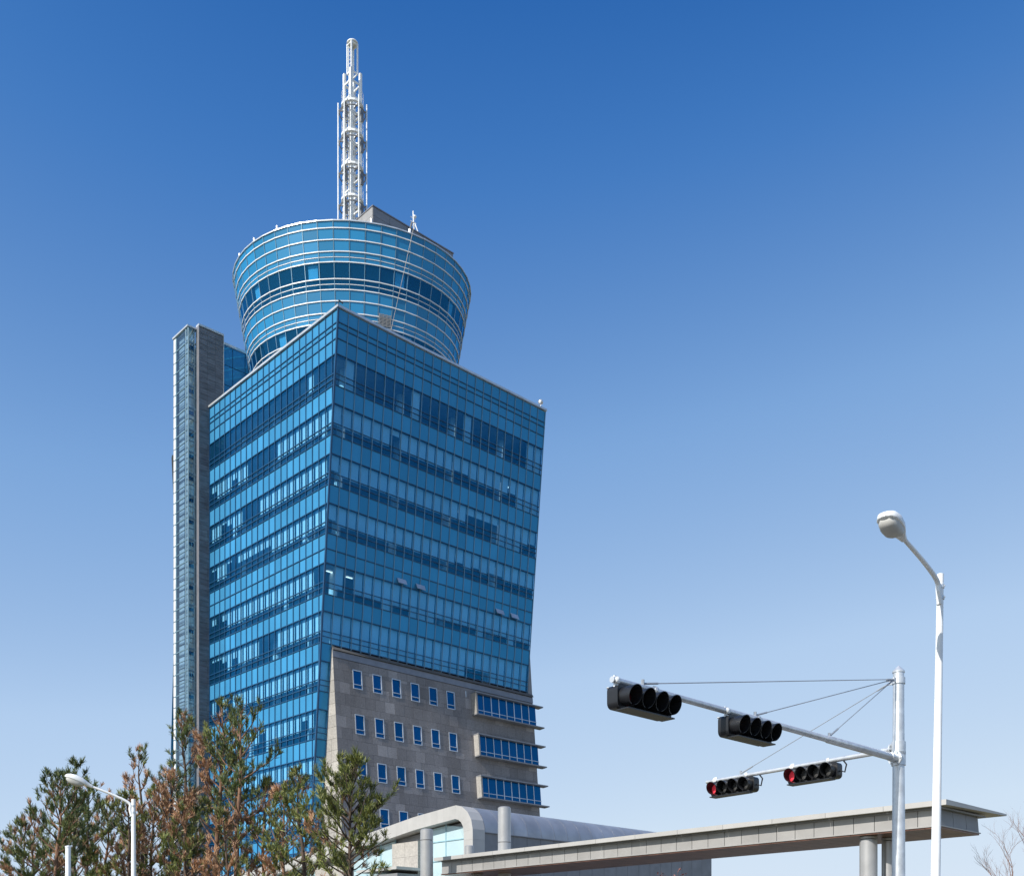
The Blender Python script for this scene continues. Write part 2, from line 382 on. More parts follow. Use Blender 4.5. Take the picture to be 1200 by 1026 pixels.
for k, (zb, zt, zm) in enumerate(floors):
    full, h = zt-zm, zt-zb
    state = .5
    for c in range(24):                                         # front blinds
        if zb < 27 and c > 0: continue
        if random.random() < .3: state = random.random()
        if k == 0: drop = h if c in (1, 8, 14, 22, 23) or random.random() < .06 else 0
        elif k >= 5: drop = h*(.98 if state > .18 else .66)
        elif k == 4: drop = 0 if c in (0, 2) else (h*.72 if random.random() < .8 else h*.98)
        else: drop = full*random.choice((1, 1, 1, 1.02, .8)) if state > .22 else (h*.98 if state > .1 else full*.45)
        if k in (1,) and c == 6: drop = full*.3
        if drop > .1:
            z1, z0 = zt-.02, max(zt-drop, zb+.03); n = NRr*.2
            bl.add([T(c*CW+.05, lean(z0), z0)-n, T((c+1)*CW-.05, lean(z0), z0)-n, T((c+1)*CW-.05, lean(z1), z1)-n, T(c*CW+.05, lean(z1), z1)-n], [(0, 1, 2, 3)])
        if (k in (2, 3) and c in (4, 5, 7, 8, 12, 15) and random.random() < .8) or (k == 4 and c in (1, 3)) or random.random() < .015:
            z = zt-.04-.0; lp.add([T(c*CW+.1, lean(z)+1.35, z), T(c*CW+.75, lean(z)+1.35, z), T(c*CW+.75, lean(z)+1.5, z), T(c*CW+.1, lean(z)+1.5, z)], [(0, 1, 2, 3)])
    c = 0; state = random.random(); gap0 = random.randint(6, 12); gap1 = gap0+random.choice((3, 4, 5))
    while D-(c+1)*CL > lean(zb)-.2:                             # side blinds; c counts from the far end
        a1, a0 = D-c*CL, max(D-(c+1)*CL, lean(zb)+.1)
        if k == 0: drop = 0 if random.random() > .05 else full
        else:
            drop = full*random.choice((1, 1, 1, 1, .98, 1.04))
            if c < 5 and random.random() < .45: drop = full*random.choice((.25, .5, 0))
            if k in (1, 2, 5) and gap0 <= c < gap1: drop = 0
            if k == 3 and 5 <= c <= 10: drop = full*.55
            if k == 4 and c > 17: drop = 0
            if k == 7 and c % 7 == 2: drop = full*.4
            if random.random() < .06: drop = h*.97
        if drop > .1:
            z1, z0 = zt-.02, max(zt-drop, zb+.03)
            bl.add([T(.2, a0+.16, z0), T(.2, a1-.1, z0), T(.2, a1-.1, z1), T(.2, a0+.16, z1)], [(0, 1, 2, 3)])
        c += 1
bl.build('window_blinds', 'blind', tower, kind='stuff'); lp.build('ceiling_lamps', 'lamp_strip', tower, kind='stuff')
# shut sides, roof, coping
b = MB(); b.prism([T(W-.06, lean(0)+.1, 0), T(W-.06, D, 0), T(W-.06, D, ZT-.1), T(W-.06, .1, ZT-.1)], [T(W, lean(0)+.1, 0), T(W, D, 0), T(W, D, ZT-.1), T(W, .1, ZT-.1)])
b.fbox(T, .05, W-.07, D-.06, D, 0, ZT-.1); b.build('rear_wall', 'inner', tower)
MB().fbox(T, .2, W-.2, .3, D-.2, ZT-.28, ZT-.1).build('roof_slab', 'flash', tower)
cp = MB(); cp.fbox(T, -.16, W+.1, -.16, .3, ZT+.03, ZT+.21); cp.fbox(T, -.16, .3, .3, D, ZT+.03, ZT+.21); cp.fbox(T, W-.3, W+.1, .3, D, ZT+.03, ZT+.21)
cp.build('coping', 'alu', tower)
m = MB().tube([T(.1, .1, ZT+.2), T(.1, .1, ZT+.75)], .025, 6); m.tube([T(.1, .1, ZT+.72), T(.5, .1, ZT+.62)], .05, 6); m.build('roof_camera', 'inner', tower)
m = MB().tube([T(W-.5, .1, ZT+.2), T(W-.5, .1, ZT+.6)], .03, 6); m.lathe(T(W-.5, .1, ZT+.55), (0, 0, 1), [(0, .06), (.05, .2), (.2, .24), (.36, .18), (.42, .02)], 12); m.build('roof_lamp', 'alu', tower, smooth=True)
# four vents standing open in the spandrels of the front
for u, z in ((7.05, 36.05-2.02), (9.05, 36.05-2.02), (18.25, 36.05-2.05), (20.1, 36.05-2.05)):
    p0, p1 = T(u, lean(z), z)+NRr*.05, T(u+.9, lean(z), z)+NRr*.05
    q0, q1 = T(u, lean(z-.42), z-.42)+NRr*.3, T(u+.9, lean(z-.42), z-.42)+NRr*.3
    MB().prism([p0, p1, q1, q0], [x+NRr*.05 for x in (p0, p1, q1, q0)]).build('open_vent', 'alu', tower)

# --- battered granite base
US, UE, ZS = .97, 23.45, 26.3
EVs = (Z3 + L3*.09).normalized(); NS = R3.cross(EVs); NS = -NS if NS.dot(L3) > 0 else NS
S = lambda u, z, d=0.: T(u, lst(z), z) + NS*d
wins = []
for rz0, rz1 in ((24.07, 25.64), (20.32, 21.95), (16.58, 18.18), (12.8, 14.42), (9.05, 10.65), (5.3, 6.9)):
    for c in range(6): wins.append((2.82+c*1.985, 3.74+c*1.985, rz0, rz1))
bays = [(15.85, 23.45, 23.95, 25.86), (15.85, 23.45, 20.2, 22.08), (15.85, 23.45, 16.45, 18.32)]
m = MB(); m.prism([T(US+.06, lean(0), 0), T(UE-.04, lean(0), 0), S(UE-.04, 0, -.07), S(US+.06, 0, -.07)],
                  [T(US+.06, lean(27), 27.0), T(UE-.04, lean(27), 27.0), S(UE-.04, 27.0, -.07), S(US+.06, 27.0, -.07)])
base = m.build('stone_base', 'joint', tower)
def cut(rs, h):
    out = []
    for a0, a1, b0, b1 in rs:
        if h[0] >= a1 or h[1] <= a0 or h[2] >= b1 or h[3] <= b0: out.append((a0, a1, b0, b1)); continue
        if h[2] > b0: out.append((a0, a1, b0, h[2]))
        if h[3] < b1: out.append((a0, a1, h[3], b1))
        y0, y1 = max(b0, h[2]), min(b1, h[3])
        if h[0] > a0: out.append((a0, h[0], y0, y1))
        if h[1] < a1: out.append((h[1], a1, y0, y1))
    return out
cells = []; z = 0.; r = 0
while z < ZS-.01:
    h = .94 if r % 2 else .94; z1 = min(z+h, ZS); u = US+.01; k = 0
    while u < UE-.01:
        u1 = min(u+.995 if k or r % 2 == 0 else u+.5, UE); cells.append((u, u1, z, z1)); u = u1; k += 1
    z = z1; r += 1
for hole in wins + bays: cells = cut(cells, hole)
big, restp = [], MB()
for a0, a1, b0, b1 in cells:
    g = .006; d = random.uniform(0, .006)
    if a1-a0 < .05 or b1-b0 < .05: continue
    q = [(a0+g, b0+g), (a1-g, b0+g), (a1-g, b1-g), (a0+g, b1-g)]
    A = [S(a, b, -.05) for a, b in q]; B = [S(a, b, d) for a, b in q]
    if (a1-a0) > .9 and (b1-b0) > .85 and b0 > 14 and len(big) < 300: big.append((A, B))
    else: restp.prism(A, B)
restp.build('stone_panels', 'stone', base, kind='stuff')
for A, B in big: MB().prism(A, B).build('stone_panel', 'stone', base, origin=sum(B, Vector())/4)
# return beside the glass, coursed; its sunlit brightness is put into the colour
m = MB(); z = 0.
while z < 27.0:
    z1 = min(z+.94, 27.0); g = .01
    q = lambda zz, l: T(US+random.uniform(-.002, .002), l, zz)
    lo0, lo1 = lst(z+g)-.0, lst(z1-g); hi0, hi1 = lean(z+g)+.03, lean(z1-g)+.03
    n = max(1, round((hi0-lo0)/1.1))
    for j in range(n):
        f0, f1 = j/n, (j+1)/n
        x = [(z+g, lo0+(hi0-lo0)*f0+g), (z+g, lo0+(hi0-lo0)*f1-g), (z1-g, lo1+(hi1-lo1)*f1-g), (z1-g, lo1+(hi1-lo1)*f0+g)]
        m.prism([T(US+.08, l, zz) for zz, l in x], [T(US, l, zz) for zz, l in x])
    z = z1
m.build('return_panels', 'stone_pale_and_lit', base, kind='stuff')
# flashing, reveal and the dark cheek at the far end
MB().prism([S(US+.01, ZS+.03, -.05), S(UE, ZS+.03, -.05), S(UE, 26.86, -.05), S(US+.01, 26.86, -.05)], [S(US+.01, ZS+.03, .04), S(UE, ZS+.03, .04), S(UE, 26.86, .04), S(US+.01, 26.86, .04)]).build('flashing', 'flash', base)
MB().prism([T(US, 2.1, 26.9), T(UE, 2.1, 26.9), T(UE, 2.6, 26.9), T(US, 2.6, 26.9)], [T(US, 2.25, 27.15), T(UE, 2.25, 27.15), T(UE, 2.6, 27.15), T(US, 2.6, 27.15)]).build('reveal', 'joint', base)
MB().prism([T(W+.03, lst(26.9), 26.9), T(W+.03, 3.2, 26.9), T(W+.03, lean(31.15)+.1, 31.15)], [T(UE, lst(26.9), 26.9), T(UE, 3.2, 26.9), T(W+.1, lean(31.15)+.1, 31.15)]).build('end_cheek', 'dark_panel', base)
# punched windows: pale frame, dark blue panes above and below a rail
fr_me, pu_me, pl_me = {}, {}, {}
ro = Matrix((-R3, NS, EVs)).transposed()
for wi, (a0, a1, z0, z1) in enumerate(wins):
    wd, h = a1-a0, (z1-z0)*1.004; key = round(h, 2)
    if key not in fr_me:
        x, t = wd/2, .06; fbx = lambda a, b, c, d: [Vector((a, .0, c)), Vector((b, .0, c)), Vector((b, .0, d)), Vector((a, .0, d))]
        f = MB(); rail = -h/2 + h*.235
        for q in (fbx(-x, -x+t, -h/2, h/2), fbx(x-t, x, -h/2, h/2), fbx(-x+t, x-t, -h/2, -h/2+t), fbx(-x+t, x-t, h/2-t, h/2), fbx(-x+t, x-t, rail-t*.4, rail+t*.4)):
            f.prism([p+Vector((0, -.1, 0)) for p in q], [p+Vector((0, .035, 0)) for p in q])
        fr_me[key] = f.mesh('window', 'alu')
        pu_me[key] = MB().prism([p+Vector((0, -.09, 0)) for p in fbx(-x+t, x-t, rail+t*.4, h/2-t)], [p+Vector((0, -.05, 0)) for p in fbx(-x+t, x-t, rail+t*.4, h/2-t)]).mesh('pane', 'base_glass')
        pl_me[key] = MB().prism([p+Vector((0, -.09, 0)) for p in fbx(-x+t, x-t, -h/2+t, rail-t*.4)], [p+Vector((0, -.05, 0)) for p in fbx(-x+t, x-t, -h/2+t, rail-t*.4)]).mesh('pane', 'base_glass')
    c = S((a0+a1)/2, (z0+z1)/2); o = place('window', fr_me[key], Matrix.Translation(c) @ ro.to_4x4(), tower); WL[o.name] = c
    for me in (pu_me[key], pl_me[key]):
        p = bpy.data.objects.new('pane', me); col.objects.link(p); p.parent = o; p.rotation_euler = (random.gauss(0, .004), 0, random.gauss(0, .004))
# bay windows with thin fins running past the corner
for a0, a1, z0, z1 in bays:
    root = MB().prism([S(a0-.18, z0, .0), S(a0, z0, .0), S(a0, z0+.02, .62), S(a0-.18, z0+.02, .62)], [S(a0-.18, z1, .0), S(a0, z1, .0), S(a0, z1-.02, .62), S(a0-.18, z1-.02, .62)]).build('bay_window', 'stone_pale_and_lit', tower)
    for zf in (z0-.07, z1):
        MB().prism([S(a0-.18, zf, -.05), S(a1+.75, zf, -.05), S(a1+.75, zf, .62), S(a0-.18, zf, .66)], [S(a0-.18, zf+.1, -.05), S(a1+.75, zf+.1, -.05), S(a1+.75, zf+.1, .62), S(a0-.18, zf+.1, .66)]).build('fin', 'dark_panel', root)
    n = 8; fwd = (a1-a0)/n; f = MB()
    for j in range(n):
        u0, u1 = a0+j*fwd, a0+(j+1)*fwd
        for q0, q1 in ((z0+.05, z0+.43), (z0+.48, z1-.02)):
            q = [(u0+.03, q0), (u1-.03, q0), (u1-.03, q1), (u0+.03, q1)]
            MB().prism([S(a, b, .27) for a, b in q], [S(a, b, .3+random.uniform(0, .004)) for a, b in q]).build('pane', 'base_glass', root, origin=S((u0+u1)/2, (q0+q1)/2, .3))
        if j: f.bar(S(u0, z0+.04, .3), S(u0, z1, .3), .07 if j > 1 else .04, .1, NS)
    f.bar(S(a0, z0+.455, .3), S(a1, z0+.455, .3), .08, .05, EVs); f.build('window_frame', 'alu', root)
m = MB()                                                         # little white pipes on the stone
for u, z in ((15.0, 26.0), (16.3, 14.6), (20.2, 26.05), (21.6, 26.15), (22.5, 26.1)): m.bar(S(u, z-.55, .03), S(u, z, .03), .07, .06, NS)
m.build('overflow_pipes', 'alu', tower, kind='stuff')

# --- slab wall, glazed stair shaft and lift core at the far end of the sunlit side
m = MB(); z = 0.; 
MB().fbox(T, -1.03, 1.36, D+.06, D+.5, 0, 60.1).build('fin_wall_core', 'joint', tower)
while z < 60.0:
    z1 = min(z+.5, 60.1); a = 0
    for u0, u1 in ((-1.06, -.25), (-.25, .55), (.55, 1.38)): m.fbox(T, u0+.006, u1-.006, D+.03, D+.4, z+.012, z1-.012)
    z = z1
slab = m.build('fin_wall', 'slate', tower)
MB().fbox(T, -1.1, 1.42, D, D+.55, 60.1, 60.28).build('coping', 'alu', slab)
MB().fbox(T, -1.09, -1.065, D+.01, D+.52, 0, 60.1).build('edge_trim', 'flash', slab)
MB().fbox(T, 1.385, 1.43, D+.01, D+.52, 45, 60.1).build('edge_trim', 'alu', slab)
MB().fbox(T, -.03, .02, D+.0, D+.028, 0, ZT).build('corner_trim', 'stone_pale_and_lit', slab)
SU, SL0, SL1 = -1.9, D+.5, D+3.31
stair = MB()
zs = list(np.arange(.5, 59.4, 1.0)) + [59.8]
for z in [0]+zs:
    hgt = .16 if round(z-.5) % 2 == 0 else .08
    stair.bar(T(SU, SL0, z), T(SU, SL1, z), .09, hgt*.6); stair.bar(T(SU, SL0, z), T(-1.1, SL0, z), .09, hgt)
for u, l in ((SU, SL0), (SU, SL0+.45), (SU, SL1-.42), (-1.12, SL0), (-1.3, SL0)): stair.bar(T(u, l, 0), T(u, l, 59.8), .07, .09)
stair = stair.build('stair_shaft', paint('green grey stair frame', (.13, .22, .28), .4, .2), tower)
for i in range(len(zs)-1):
    z0, z1 = zs[i]+.05, zs[i+1]-.05
    for l0, l1 in ((SL0+.04, SL0+.41), (SL0+.49, SL1-.46)):
        MB().fbox(T, SU-.01, SU+.012, l0, l1, z0, z1).build('glass_pane', 'stair_glass', stair, origin=T(SU, (l0+l1)/2, (z0+z1)/2))
    MB().fbox(T, SU+.05, -1.34, SL0-.01, SL0+.012, z0, z1).build('glass_pane', 'stair_glass', stair, origin=T(-1.6, SL0, (z0+z1)/2))
    MB().fbox(T, SU-.03, SU+.02, SL1-.38, SL1+.02, z0, z1).build('white_panel', 'white_fin', stair, origin=T(SU, SL1-.2, (z0+z1)/2))
MB().fbox(T, SU-.12, -1.02, SL0-.1, SL1+.12, 59.85, 60.0).build('shaft_roof', 'alu', stair)
m = MB()                                                         # flights and landings seen through the glass
for k in range(30):
    z = k*2.0+.3; a, b = (SL0+.5, SL1-.6) if k % 2 else (SL1-.6, SL0+.5)
    m.fbox(T, SU+.12, -1.15, SL0+.1, SL0+.24, z-.28, z); m.tube([T(SU+.1, SL0+.6, z+1.0), T(SU+.1, SL1-.6, z+1.0)], .02, 5)
m.build('landings', 'mull_h', stair, kind='stuff')
inw = paint('pale blue sky tint', (.27, .38, .5), .7, 0, .2, 1.5, isl=.3); wht = paint('white green lift lining', (.82, .88, .84), .7, 0, .1, 2, isl=.25)  # added pale blue panels colour in the sky reflected by the shaft glass
m = MB(); m2 = MB(); z = .2
while z < 59.3:
    hgt = random.choice((.9, 1.0, 1.1)); m.fbox(T, SU+.34, SU+.4, SL0+.5, SL0+1.25, z, z+hgt-.08); m.fbox(T, SU+.28, SU+.34, SL0+1.3, SL1-.5, z+.1, z+hgt-.02)
    m2.fbox(T, SU+.12, SU+.5, SL0+.28, SL0+.32, z, z+hgt-.05); m2.fbox(T, SU+.56, -1.15, SL0+.3, SL0+.34, z, z+hgt-.05); z += hgt
m.build('sky_tint_panels', inw, stair, kind='stuff'); m2.build('lift_lining', wht, stair, kind='stuff')
MB().fbox(T, SU+.03, 1.3, SL1, SL1+.2, 0, 59.8).build('shaft_rear', 'slate', stair)
lc = MB(); LF = D+.8; core = MB().fbox(T, 1.44, 16, LF+.1, LF+6, 40, 59.6).build('lift_core', 'inner', tower)
for j in range(8):
    for k in range(8):
        u0 = 1.46+j*1.3; z0 = 45+k*1.85
        MB().fbox(T, u0+.03, u0+1.27, LF, LF+.05, z0+.03, z0+1.82).build('glass_pane', 'spandrel', core, origin=T(u0+.65, LF, z0+.9))
MB().fbox(T, 1.44, 16.2, LF-.12, LF+6.1, 59.78, 60.0).build('coping', 'alu', core)
# far wing behind the shaft: pale wall leaning in above, glass spreading below
q = [(1, 49.2), (-1.95, 49.2), (-2.02, 48.9), (-1.75, 43.9), (1, 43.9)]
MB().prism([T(u, D+3.6, z) for u, z in q], [T(u+.25, D+4, z) for u, z in q]).build('far_wall', 'stone_pale_and_lit', tower)
q = [(1, 31.1), (-1.8, 31.1), (-2.18, 18.3), (-2.7, 0), (1, 0)]
MB().prism([T(u, D+3.6, z) for u, z in q], [T(u+.25, D+4, z) for u, z in q]).build('far_glazing', 'spandrel', tower)

# --- drum
DX, DY, EY = -15.2, 102.95, .88
rad = lambda z: 11.2-.18*(66-z)
def dp(a, z, d=0.): r = rad(z)+d; return Vector((DX+r*math.cos(a), DY+EY*r*math.sin(a), z))
dz = [65.99, 65.44, 64.52, 63.6, 63.18, 62.77, 61.43, 61.03, 60.58, 59.67, 58.7, 58.3, 57.89, 56.65, 56.1, 55.5, 54.2, 52.9]
dt = 'SSSSSVVVSSSSVVSSS'
NC = 50; da = 2*math.pi/NC; a_off = .035
ang = lambda j: a_off + j*da
m = MB(); n = 64
m.prism([dp(2*math.pi*k/n, 53, -1.0) for k in range(n)], [dp(2*math.pi*k/n, 65.6, -1.0) for k in range(n)])
drum = m.build('drum', 'inner', tower)
ringm = lambda z, d0, d1, h: [[dp(ang(j), z, d0) for j in range(NC)], [dp(ang(j), z, d1) for j in range(NC)], [dp(ang(j), z, d1)+Vector((0, 0, h)) for j in range(NC)], [dp(ang(j), z, d0)+Vector((0, 0, h)) for j in range(NC)]]
def ring(z, d0, d1, h, name, mat, par):
    L = ringm(z, d0, d1, h); mb = MB(); v = sum(L, []); f = []
    for a in range(4):
        b = (a+1) % 4
        for j in range(NC): f.append((a*NC+j, a*NC+(j+1) % NC, b*NC+(j+1) % NC, b*NC+j))
    mb.add(v, f); return mb.build(name, mat, par)
for z in (61.43, 57.89): ring(z-1.4, -1.05, -.1, .1, 'floor_edge', 'ceiling', drum)
for i in (1, 2, 3, 4, 5, 6, 7, 8, 9, 10, 11, 12, 13, 14): ring(dz[i]-.055, -.05, .085 if i not in (4, 7, 11) else .045, .075 if i not in (4, 7, 11) else .045, 'ring_fin', 'white_fin', drum)
ring(65.97, -.5, .1, .1, 'coping', 'alu', drum)
m = MB()
for j in range(NC): m.bar(dp(ang(j), 52.9, .0), dp(ang(j), 65.99, .0), .05, .09, (math.cos(ang(j)), math.sin(ang(j)), 0))
m.build('mullions', 'mull_v', drum, kind='stuff')
cand = []
for i, t in enumerate(dt):
    z1, z0 = dz[i]-.03, dz[i+1]+.03
    for j in range(NC):
        e = .0045; q = [dp(ang(j)+e, z0), dp(ang(j+1)-e, z0), dp(ang(j+1)-e, z1), dp(ang(j)+e, z1)]
        c = sum(q, Vector())/4; nn = (q[1]-q[0]).cross(q[3]-q[0]).normalized(); d = c-camo.location
        if nn.dot(c-Vector((DX, DY, c.z))) < 0: nn = -nn
        tl = Vector((random.gauss(0, .003), random.gauss(0, .003), random.gauss(0, .002)))
        q = [p + nn*((p-c).dot(tl)) for p in q]
        vis = max(0, -d.normalized().dot(nn))*(q[1]-q[0]).length*(z1-z0)*(0 if i > 13 else 1)
        cand.append((vis, i, j, q, nn, c, 'drum_glass' if t == 'S' else 'drum_vision'))
cand.sort(key=lambda x: -x[0]); rest = {}
for k, (vis, i, j, q, nn, c, mat) in enumerate(cand):
    mb = MB().prism([p-nn*.04 for p in q], q) if k < 300 else rest.setdefault(mat, MB()).prism([p-nn*.04 for p in q], q)
    if k < 300: mb.build('glass_pane', mat, drum, origin=c)
for mat, mb in rest.items(): mb.build('glass_panes', mat, drum, kind='stuff')
m = MB(); m.add([dp(2*math.pi*k/n, 65.85, -.3) for k in range(n)], [tuple(range(n))]); m.build('drum_roof', 'flash', drum)
m = MB()                                                         # blinds behind part of the drum's window bands
for j in range(NC):
    for z1, z0 in ((62.7, 61.5), (57.8, 56.7)):
        if random.random() < .22: a, b = ang(j)+.02, ang(j+1)-.02; m.add([dp(a, z0, -.22), dp(b, z0, -.22), dp(b, z1, -.22), dp(a, z1, -.22)], [(0, 1, 2, 3)])
m.build('window_blinds', 'blind', drum, kind='stuff')
m = MB()
for a in (-2.62, -2.35, -2.08, -1.3, -.98): m.tube([dp(a, 66.1, -.1), dp(a, 66.1, -.1)+Vector((0, 0, .32))], .1, 8)
m.build('roof_studs', 'alu', drum, kind='stuff')
# plant room on the drum: pale side, darker long side, box standing on its roof
PO = Vector((-12.6778, 98.0, 0)); PF = frame(-12.6778, 98.0)
pm = MB().fbox(PF, .04, 9.55, .04, 5.0, 65.9, 70.6).build('plant_room', 'dark_panel', tower)
for k in range(6):
    z0, z1 = 66+k*.78, 66+(k+1)*.78
    for j in range(5): MB().fbox(PF, .02+j*1.91, .02+(j+1)*1.91-.025, .0, .05, z0+.012, z1-.012).build('cladding_panel', 'dark_panel', pm, origin=PF(j*1.91+1, 0, z0))
    for j in range(3): MB().fbox(PF, -.01, .035, .055+j*1.65, .055+(j+1)*1.65-.02, z0+.012, z1-.012).build('cladding_panel', 'grey_panel', pm, origin=PF(0, j*1.65+.8, z0))
MB().fbox(PF, -.06, 9.62, -.05, 5.05, 70.7, 70.8).build('coping', 'flash', pm)
# window cleaners' rope and the pale service panel on the drum
pa, pb = dp(-.97, 66.3, .3), dp(-1.13, 56.3, .35)
MB().tube([pa+Vector((0, 0, .4)), pa, pa*.5+pb*.5, pb], .022, 5).build('cleaning_rope', 'stone_pale_and_lit', drum)
MB().tube([dp(-.97, 66.1, -.6), dp(-.97, 67.0, -.1), dp(-.97, 66.75, .35)], [.08, .08, .05], 6).build('rope_davit', 'dark_panel', drum)
aa = ang(round((-1.19-a_off)/da)); q = [dp(aa+.01, 57.95, .1), dp(aa+da-.01, 57.95, .1), dp(aa+da-.01, 58.95, .1), dp(aa+.01, 58.95, .1)]
nn = (q[1]-q[0]).cross(q[3]-q[0]).normalized(); m = MB()
for k in range(9):
    t = (k+.5)/9; m.bar(q[0].lerp(q[3], t), q[1].lerp(q[2], t), .05, .06, nn)
for k in range(4): t = k/3; m.bar(q[0].lerp(q[1], t), q[3].lerp(q[2], t), .05, .06, nn)
m.build('service_grille', 'grey_panel', drum)

# ------------------------------------------------------------------ antenna mast on the drum
MF = frame(-16.0286, 108.0); mast = thing('antenna_mast', MF(0, 0, 65.86), 'white lattice antenna mast rising from the drum roof', 'antenna mast')
hs = .57                                                          # half spacing of the four posts
tiers = [68.6, 71.8, 75.0, 78.2, 81.4, 84.65, 87.7]
for su_, sl_ in ((-1, -1), (1, -1), (-1, 1), (1, 1)):
    MB().bar(MF(su_*hs, sl_*hs, 65.9), MF(su_*hs, sl_*hs, 91.0), .25, .25, R3).build('post', 'white_metal', mast)
    MB().bar(MF(su_*.36, sl_*.36, 91.0), MF(su_*.36, sl_*.36, 94.0), .13, .13, R3).build('top_post', 'white_metal', mast)
m = MB(); d = MB()
for i, z in enumerate(np.arange(66.6, 91.2, 1.55)):
    for a, b in (((-1, -1), (1, -1)), ((1, -1), (1, 1)), ((1, 1), (-1, 1)), ((-1, 1), (-1, -1))):
        m.bar(MF(a[0]*hs, a[1]*hs, z), MF(b[0]*hs, b[1]*hs, z), .12, .16)
    pass
for z in (91.0, 93.9):
    for a, b in (((-1, -1), (1, -1)), ((1, -1), (1, 1)), ((1, 1), (-1, 1)), ((-1, 1), (-1, -1))): m.bar(MF(a[0]*.36, a[1]*.36, z), MF(b[0]*.36, b[1]*.36, z), .1, .14)
m.build('cross_beams', 'white_metal', mast, kind='stuff')
m = MB()                                                          # ladder on the sunlit side
for x in (-.2, .2): m.tube([MF(-hs-.02, x, 66), MF(-.38, x*.8, 93.8)] if 0 else [MF(-.3, x, 66), MF(-.3, x, 93.8)], .035, 5)
for z in np.arange(66.3, 93.8, .4): m.tube([MF(-.3, -.2, z), MF(-.3, .2, z)], .022, 5)
m.build('ladder', 'white_metal', mast)
m = MB().lathe(MF(0, 0, 94.0), (0, 0, 1), [(0, .56), (.12, .56), (.24, .42), (.3, .1)], 16); m.build('cap', 'white_metal', mast, smooth=True)
for i, z in enumerate(tiers):
    p = MB(); n = 16; r0, r1 = .86, 1.12
    lp_ = [[MF(r*math.cos(2*math.pi*k/n), r*math.sin(2*math.pi*k/n), zz) for k in range(n)] for r, zz in ((r0, z-.1), (r1, z-.1), (r1, z+.1), (r0, z+.1))]
    f = [(a*n+k, a*n+(k+1) % n, ((a+1) % 4)*n+(k+1) % n, ((a+1) % 4)*n+k) for a in range(4) for k in range(n)]
    p.add(sum(lp_, []), f); plat = p.build('platform', 'white_metal', mast)
    rl = MB()
    for h in (.6, 1.2): rl.tube([MF(1.1*math.cos(2*math.pi*k/n), 1.1*math.sin(2*math.pi*k/n), z+h) for k in range(n+1)], .014, 4, False)
    for k in range(0, n, 2): a = 2*math.pi*k/n; rl.tube([MF(1.1*math.cos(a), 1.1*math.sin(a), z), MF(1.1*math.cos(a), 1.1*math.sin(a), z+1.2)], .01, 4)
    rl.build('railing', 'white_metal', plat)
    br = MB()
    for k in range(6):
        a = 2*math.pi*(k+.35)/6; br.bar(MF(.5*math.cos(a), .5*math.sin(a), z-.45), MF(1.42*math.cos(a), 1.42*math.sin(a), z-.45), .1, .1)
    n2 = 18; br.tube([MF(1.3*math.cos(2*math.pi*k/n2), 1.3*math.sin(2*math.pi*k/n2), z-.75) for k in range(n2+1)], .06, 5, False)
    br.build('antenna_bracket', 'dark_panel', mast)
    for k in range(3):
        a = 2*math.pi*(k+.35)/3+.5; x, y = .95*math.cos(a), .95*math.sin(a)
        MB().fbox(MF, x-.16, x+.16, y-.13, y+.13, z-1.6, z-.3).build('aerial', 'dark_panel', mast)
for k in range(6):
    a = 2*math.pi*(k+.35)/6
    MB().tube([MF(1.43*math.cos(a), 1.43*math.sin(a), 65.9), MF(1.43*math.cos(a), 1.43*math.sin(a), 88.0 + (.8 if k % 3 == 0 else 0))], .065, 6).build('aerial_pole', 'white_metal', mast)
# small aerial on the plant room
ap = PF(6.0, 1.5, 70.8); aer = thing('roof_aerial', ap, 'small white aerial on the grey plant room roof', 'aerial')
m = MB().tube([ap, ap+Vector((-.15, 0, 3.1))], .06, 6); m.build('pole', 'white_metal', aer)
m = MB()
for k in range(5): m.tube([ap+Vector((-.4, -.1, 1.0+k*.38)), ap+Vector((.4-.08*k, .1, .8+k*.38))], .03, 5)
m.tube([ap+Vector((.7, 0, 0)), ap+Vector((0, 0, 2.0))], .05, 5); m.build('element', 'white_metal', aer)
ap2 = PF(6.0, 1.5, 73.2); MB().lathe(ap2, (0, 0, 1), [(0, .04), (.08, .16), (.18, .2), (.3, .07)], 10).build('dish', 'white_metal', aer, smooth=True)

# ------------------------------------------------------------------ entrance hall with rounded roof
HF = frame(-2.4095, 66.0); HU = 23.8
hall = thing('entrance_hall', HF(10, 12, 0), 'low entrance hall with curved grey metal roof in front of the granite base', 'building')
RC = 1.72
outer = [(0, 0), (0, 9.86)] + [(RC-RC*math.cos(t), 9.86+RC*math.sin(t)) for t in np.linspace(.15, math.pi/2-.05, 9)] + [(5.74, 11.27), (12.7, 10.42), (19.1, 9.78), (27.2, 9.1), (40, 8.2)]
def offset(pl, d):
    out = []
    for i, p in enumerate(pl):
        a = pl[max(i-1, 0)]; b = pl[min(i+1, len(pl)-1)]; dx, dy = b[0]-a[0], b[1]-a[1]; n = math.hypot(dx, dy); out.append((p[0]+dy/n*d, p[1]-dx/n*d))
    return out
inner = offset(outer, .85)
